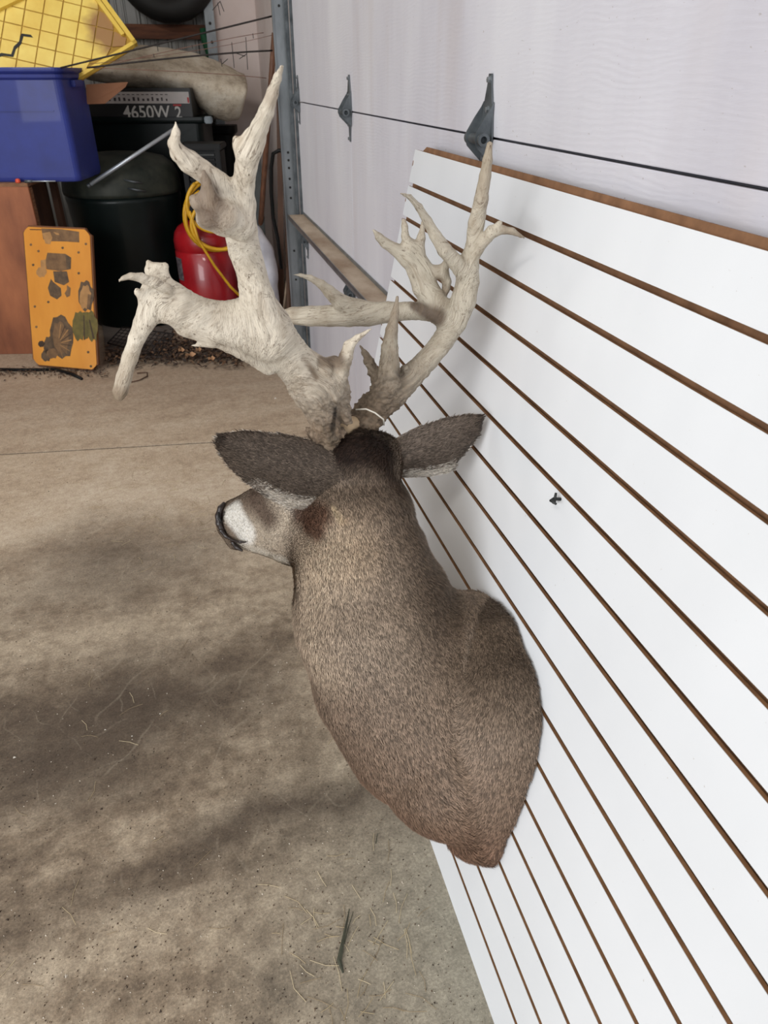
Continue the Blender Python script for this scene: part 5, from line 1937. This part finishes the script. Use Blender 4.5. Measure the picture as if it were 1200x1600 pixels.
for k in range(170):
    reg = random.random()
    if reg < .45:
        px_, py_ = random.gauss(270, 70), random.gauss(800, 60)
    elif reg < .8:
        px_, py_ = random.gauss(560, 60), random.gauss(1480, 80)
    else:
        px_, py_ = random.uniform(0, 600), random.uniform(700, 1600)
    p = atZ(px_, py_, .0012)
    if p[0] > .28:
        continue
    L_ = random.uniform(.008, .03)
    a_ = random.random() * 6.28
    d1 = np.array([math.cos(a_), math.sin(a_), 0])
    d2 = np.array([-math.sin(a_), math.cos(a_), 0])
    w_ = .00045
    c_ = random.uniform(-.25, .25)
    pts = [p - d1 * L_, p + d2 * c_ * L_, p + d1 * L_]
    mb.tube(pts, w_, 4)
o = tag(mb.build('straw_bits', MAT_STRAW, fix=False), 'pale straw bits and hairs on the concrete floor', 'straw')
o['kind'] = 'stuff'
# single items that can be told apart on the floor
MAT_TWIG = simple('dark_olive_leaf_blade', srgb(74, 76, 60), .6, 0, .3, 60, c2=srgb(48, 48, 38))


def blade(name, lab, cat, pts, ws, mat, thick=.0012):
    P = [atZ(x_, y_, .002 + z_) for x_, y_, z_ in pts]
    vs, fs = [], []
    for i, p in enumerate(P):
        d_ = P[min(i + 1, len(P) - 1)] - P[max(i - 1, 0)]
        d_[2] = 0
        s_ = np.array([-d_[1], d_[0], 0])
        s_ = s_ / (np.linalg.norm(s_) + 1e-9) * ws[i]
        vs += [p - s_, p + ZV * ws[i] * .4, p + s_, p - ZV * thick]
    for i in range(len(P) - 1):
        for k_ in range(4):
            fs.append((i * 4 + k_, i * 4 + (k_ + 1) % 4, (i + 1) * 4 + (k_ + 1) % 4, (i + 1) * 4 + k_))
    fs += [(3, 2, 1, 0), tuple((len(P) - 1) * 4 + k_ for k_ in range(4))]
    o = MB().add(vs, fs).build(name, mat, origin=tuple(P[0]))
    return tag(o, lab, cat)


blade('dry_grass_blade', 'dark olive folded grass blade lying on the floor near the bottom edge', 'grass blade', [(546, 1420, .004), (541, 1445, .006), (535, 1475, .004), (530, 1500, .001), (536, 1520, 0)], [.0008, .0022, .0032, .0044, .0015], MAT_TWIG)
blade('dry_grass_blade', 'thin dark stem crossing the olive grass blade near the bottom edge', 'grass blade', [(552, 1424, .003), (544, 1450, .003), (538, 1475, .003)], [.0006, .0009, .0006], MAT_TWIG)
blade('dry_grass_blade', 'short dark stalk lying right of the dark floor streak by the deer chest', 'grass blade', [(590, 1302, .001), (587, 1318, .001)], [.0006, .0010], MAT_TWIG)
MAT_WHITE_CHIP = simple('white_chip', srgb(228, 222, 210), .7)
for (px_, py_, s, lb_) in ((22, 1183, .0045, 'largest white chip at the left edge of the floor'), (164, 1140, .003, 'white chip in the dark stain nearest the left'), (206, 1150, .0028, 'white chip in the dark stain right of another'), (250, 1115, .003, 'elongated white chip above the dark stain centre'), (430, 622, .008, 'white chip on the floor under the left antler')):
    p = atZ(px_, py_, s * .3)
    mb = MB().add([p + q_ * np.array([1, .6, .6]) * s for q_ in tetra], [(0, 1, 3), (1, 2, 3), (2, 0, 3), (0, 2, 1)])
    tag(mb.build('white_chip', MAT_WHITE_CHIP, origin=tuple(p)), lb_, 'chip')
# black strap on the floor before the plaque
o = MB().tube([atZ(-20, 577, .008), atZ(40, 578, .008), atZ(88, 577, .008), atZ(112, 584, .009), atZ(128, 592, .007)], [.009, .009, .008, .010, .007], 8).build('black_strap', MAT_BLK, smooth=True, origin=tuple(atZ(40, 578, .008)))
tag(o, 'black rubber strap lying on the floor at the foot of the plaque', 'strap')
o = MB().tube([atZ(205, 597, .005), atZ(218, 594, .006), atZ(230, 588, .006), atZ(230, 582, .006), atZ(214, 583, .006)], .003, 6).build('twig', MAT_PLY_DARK, smooth=True, origin=tuple(atZ(218, 594, .005)))
tag(o, 'bent dark twig on the floor right of the hanging antler tine', 'twig')
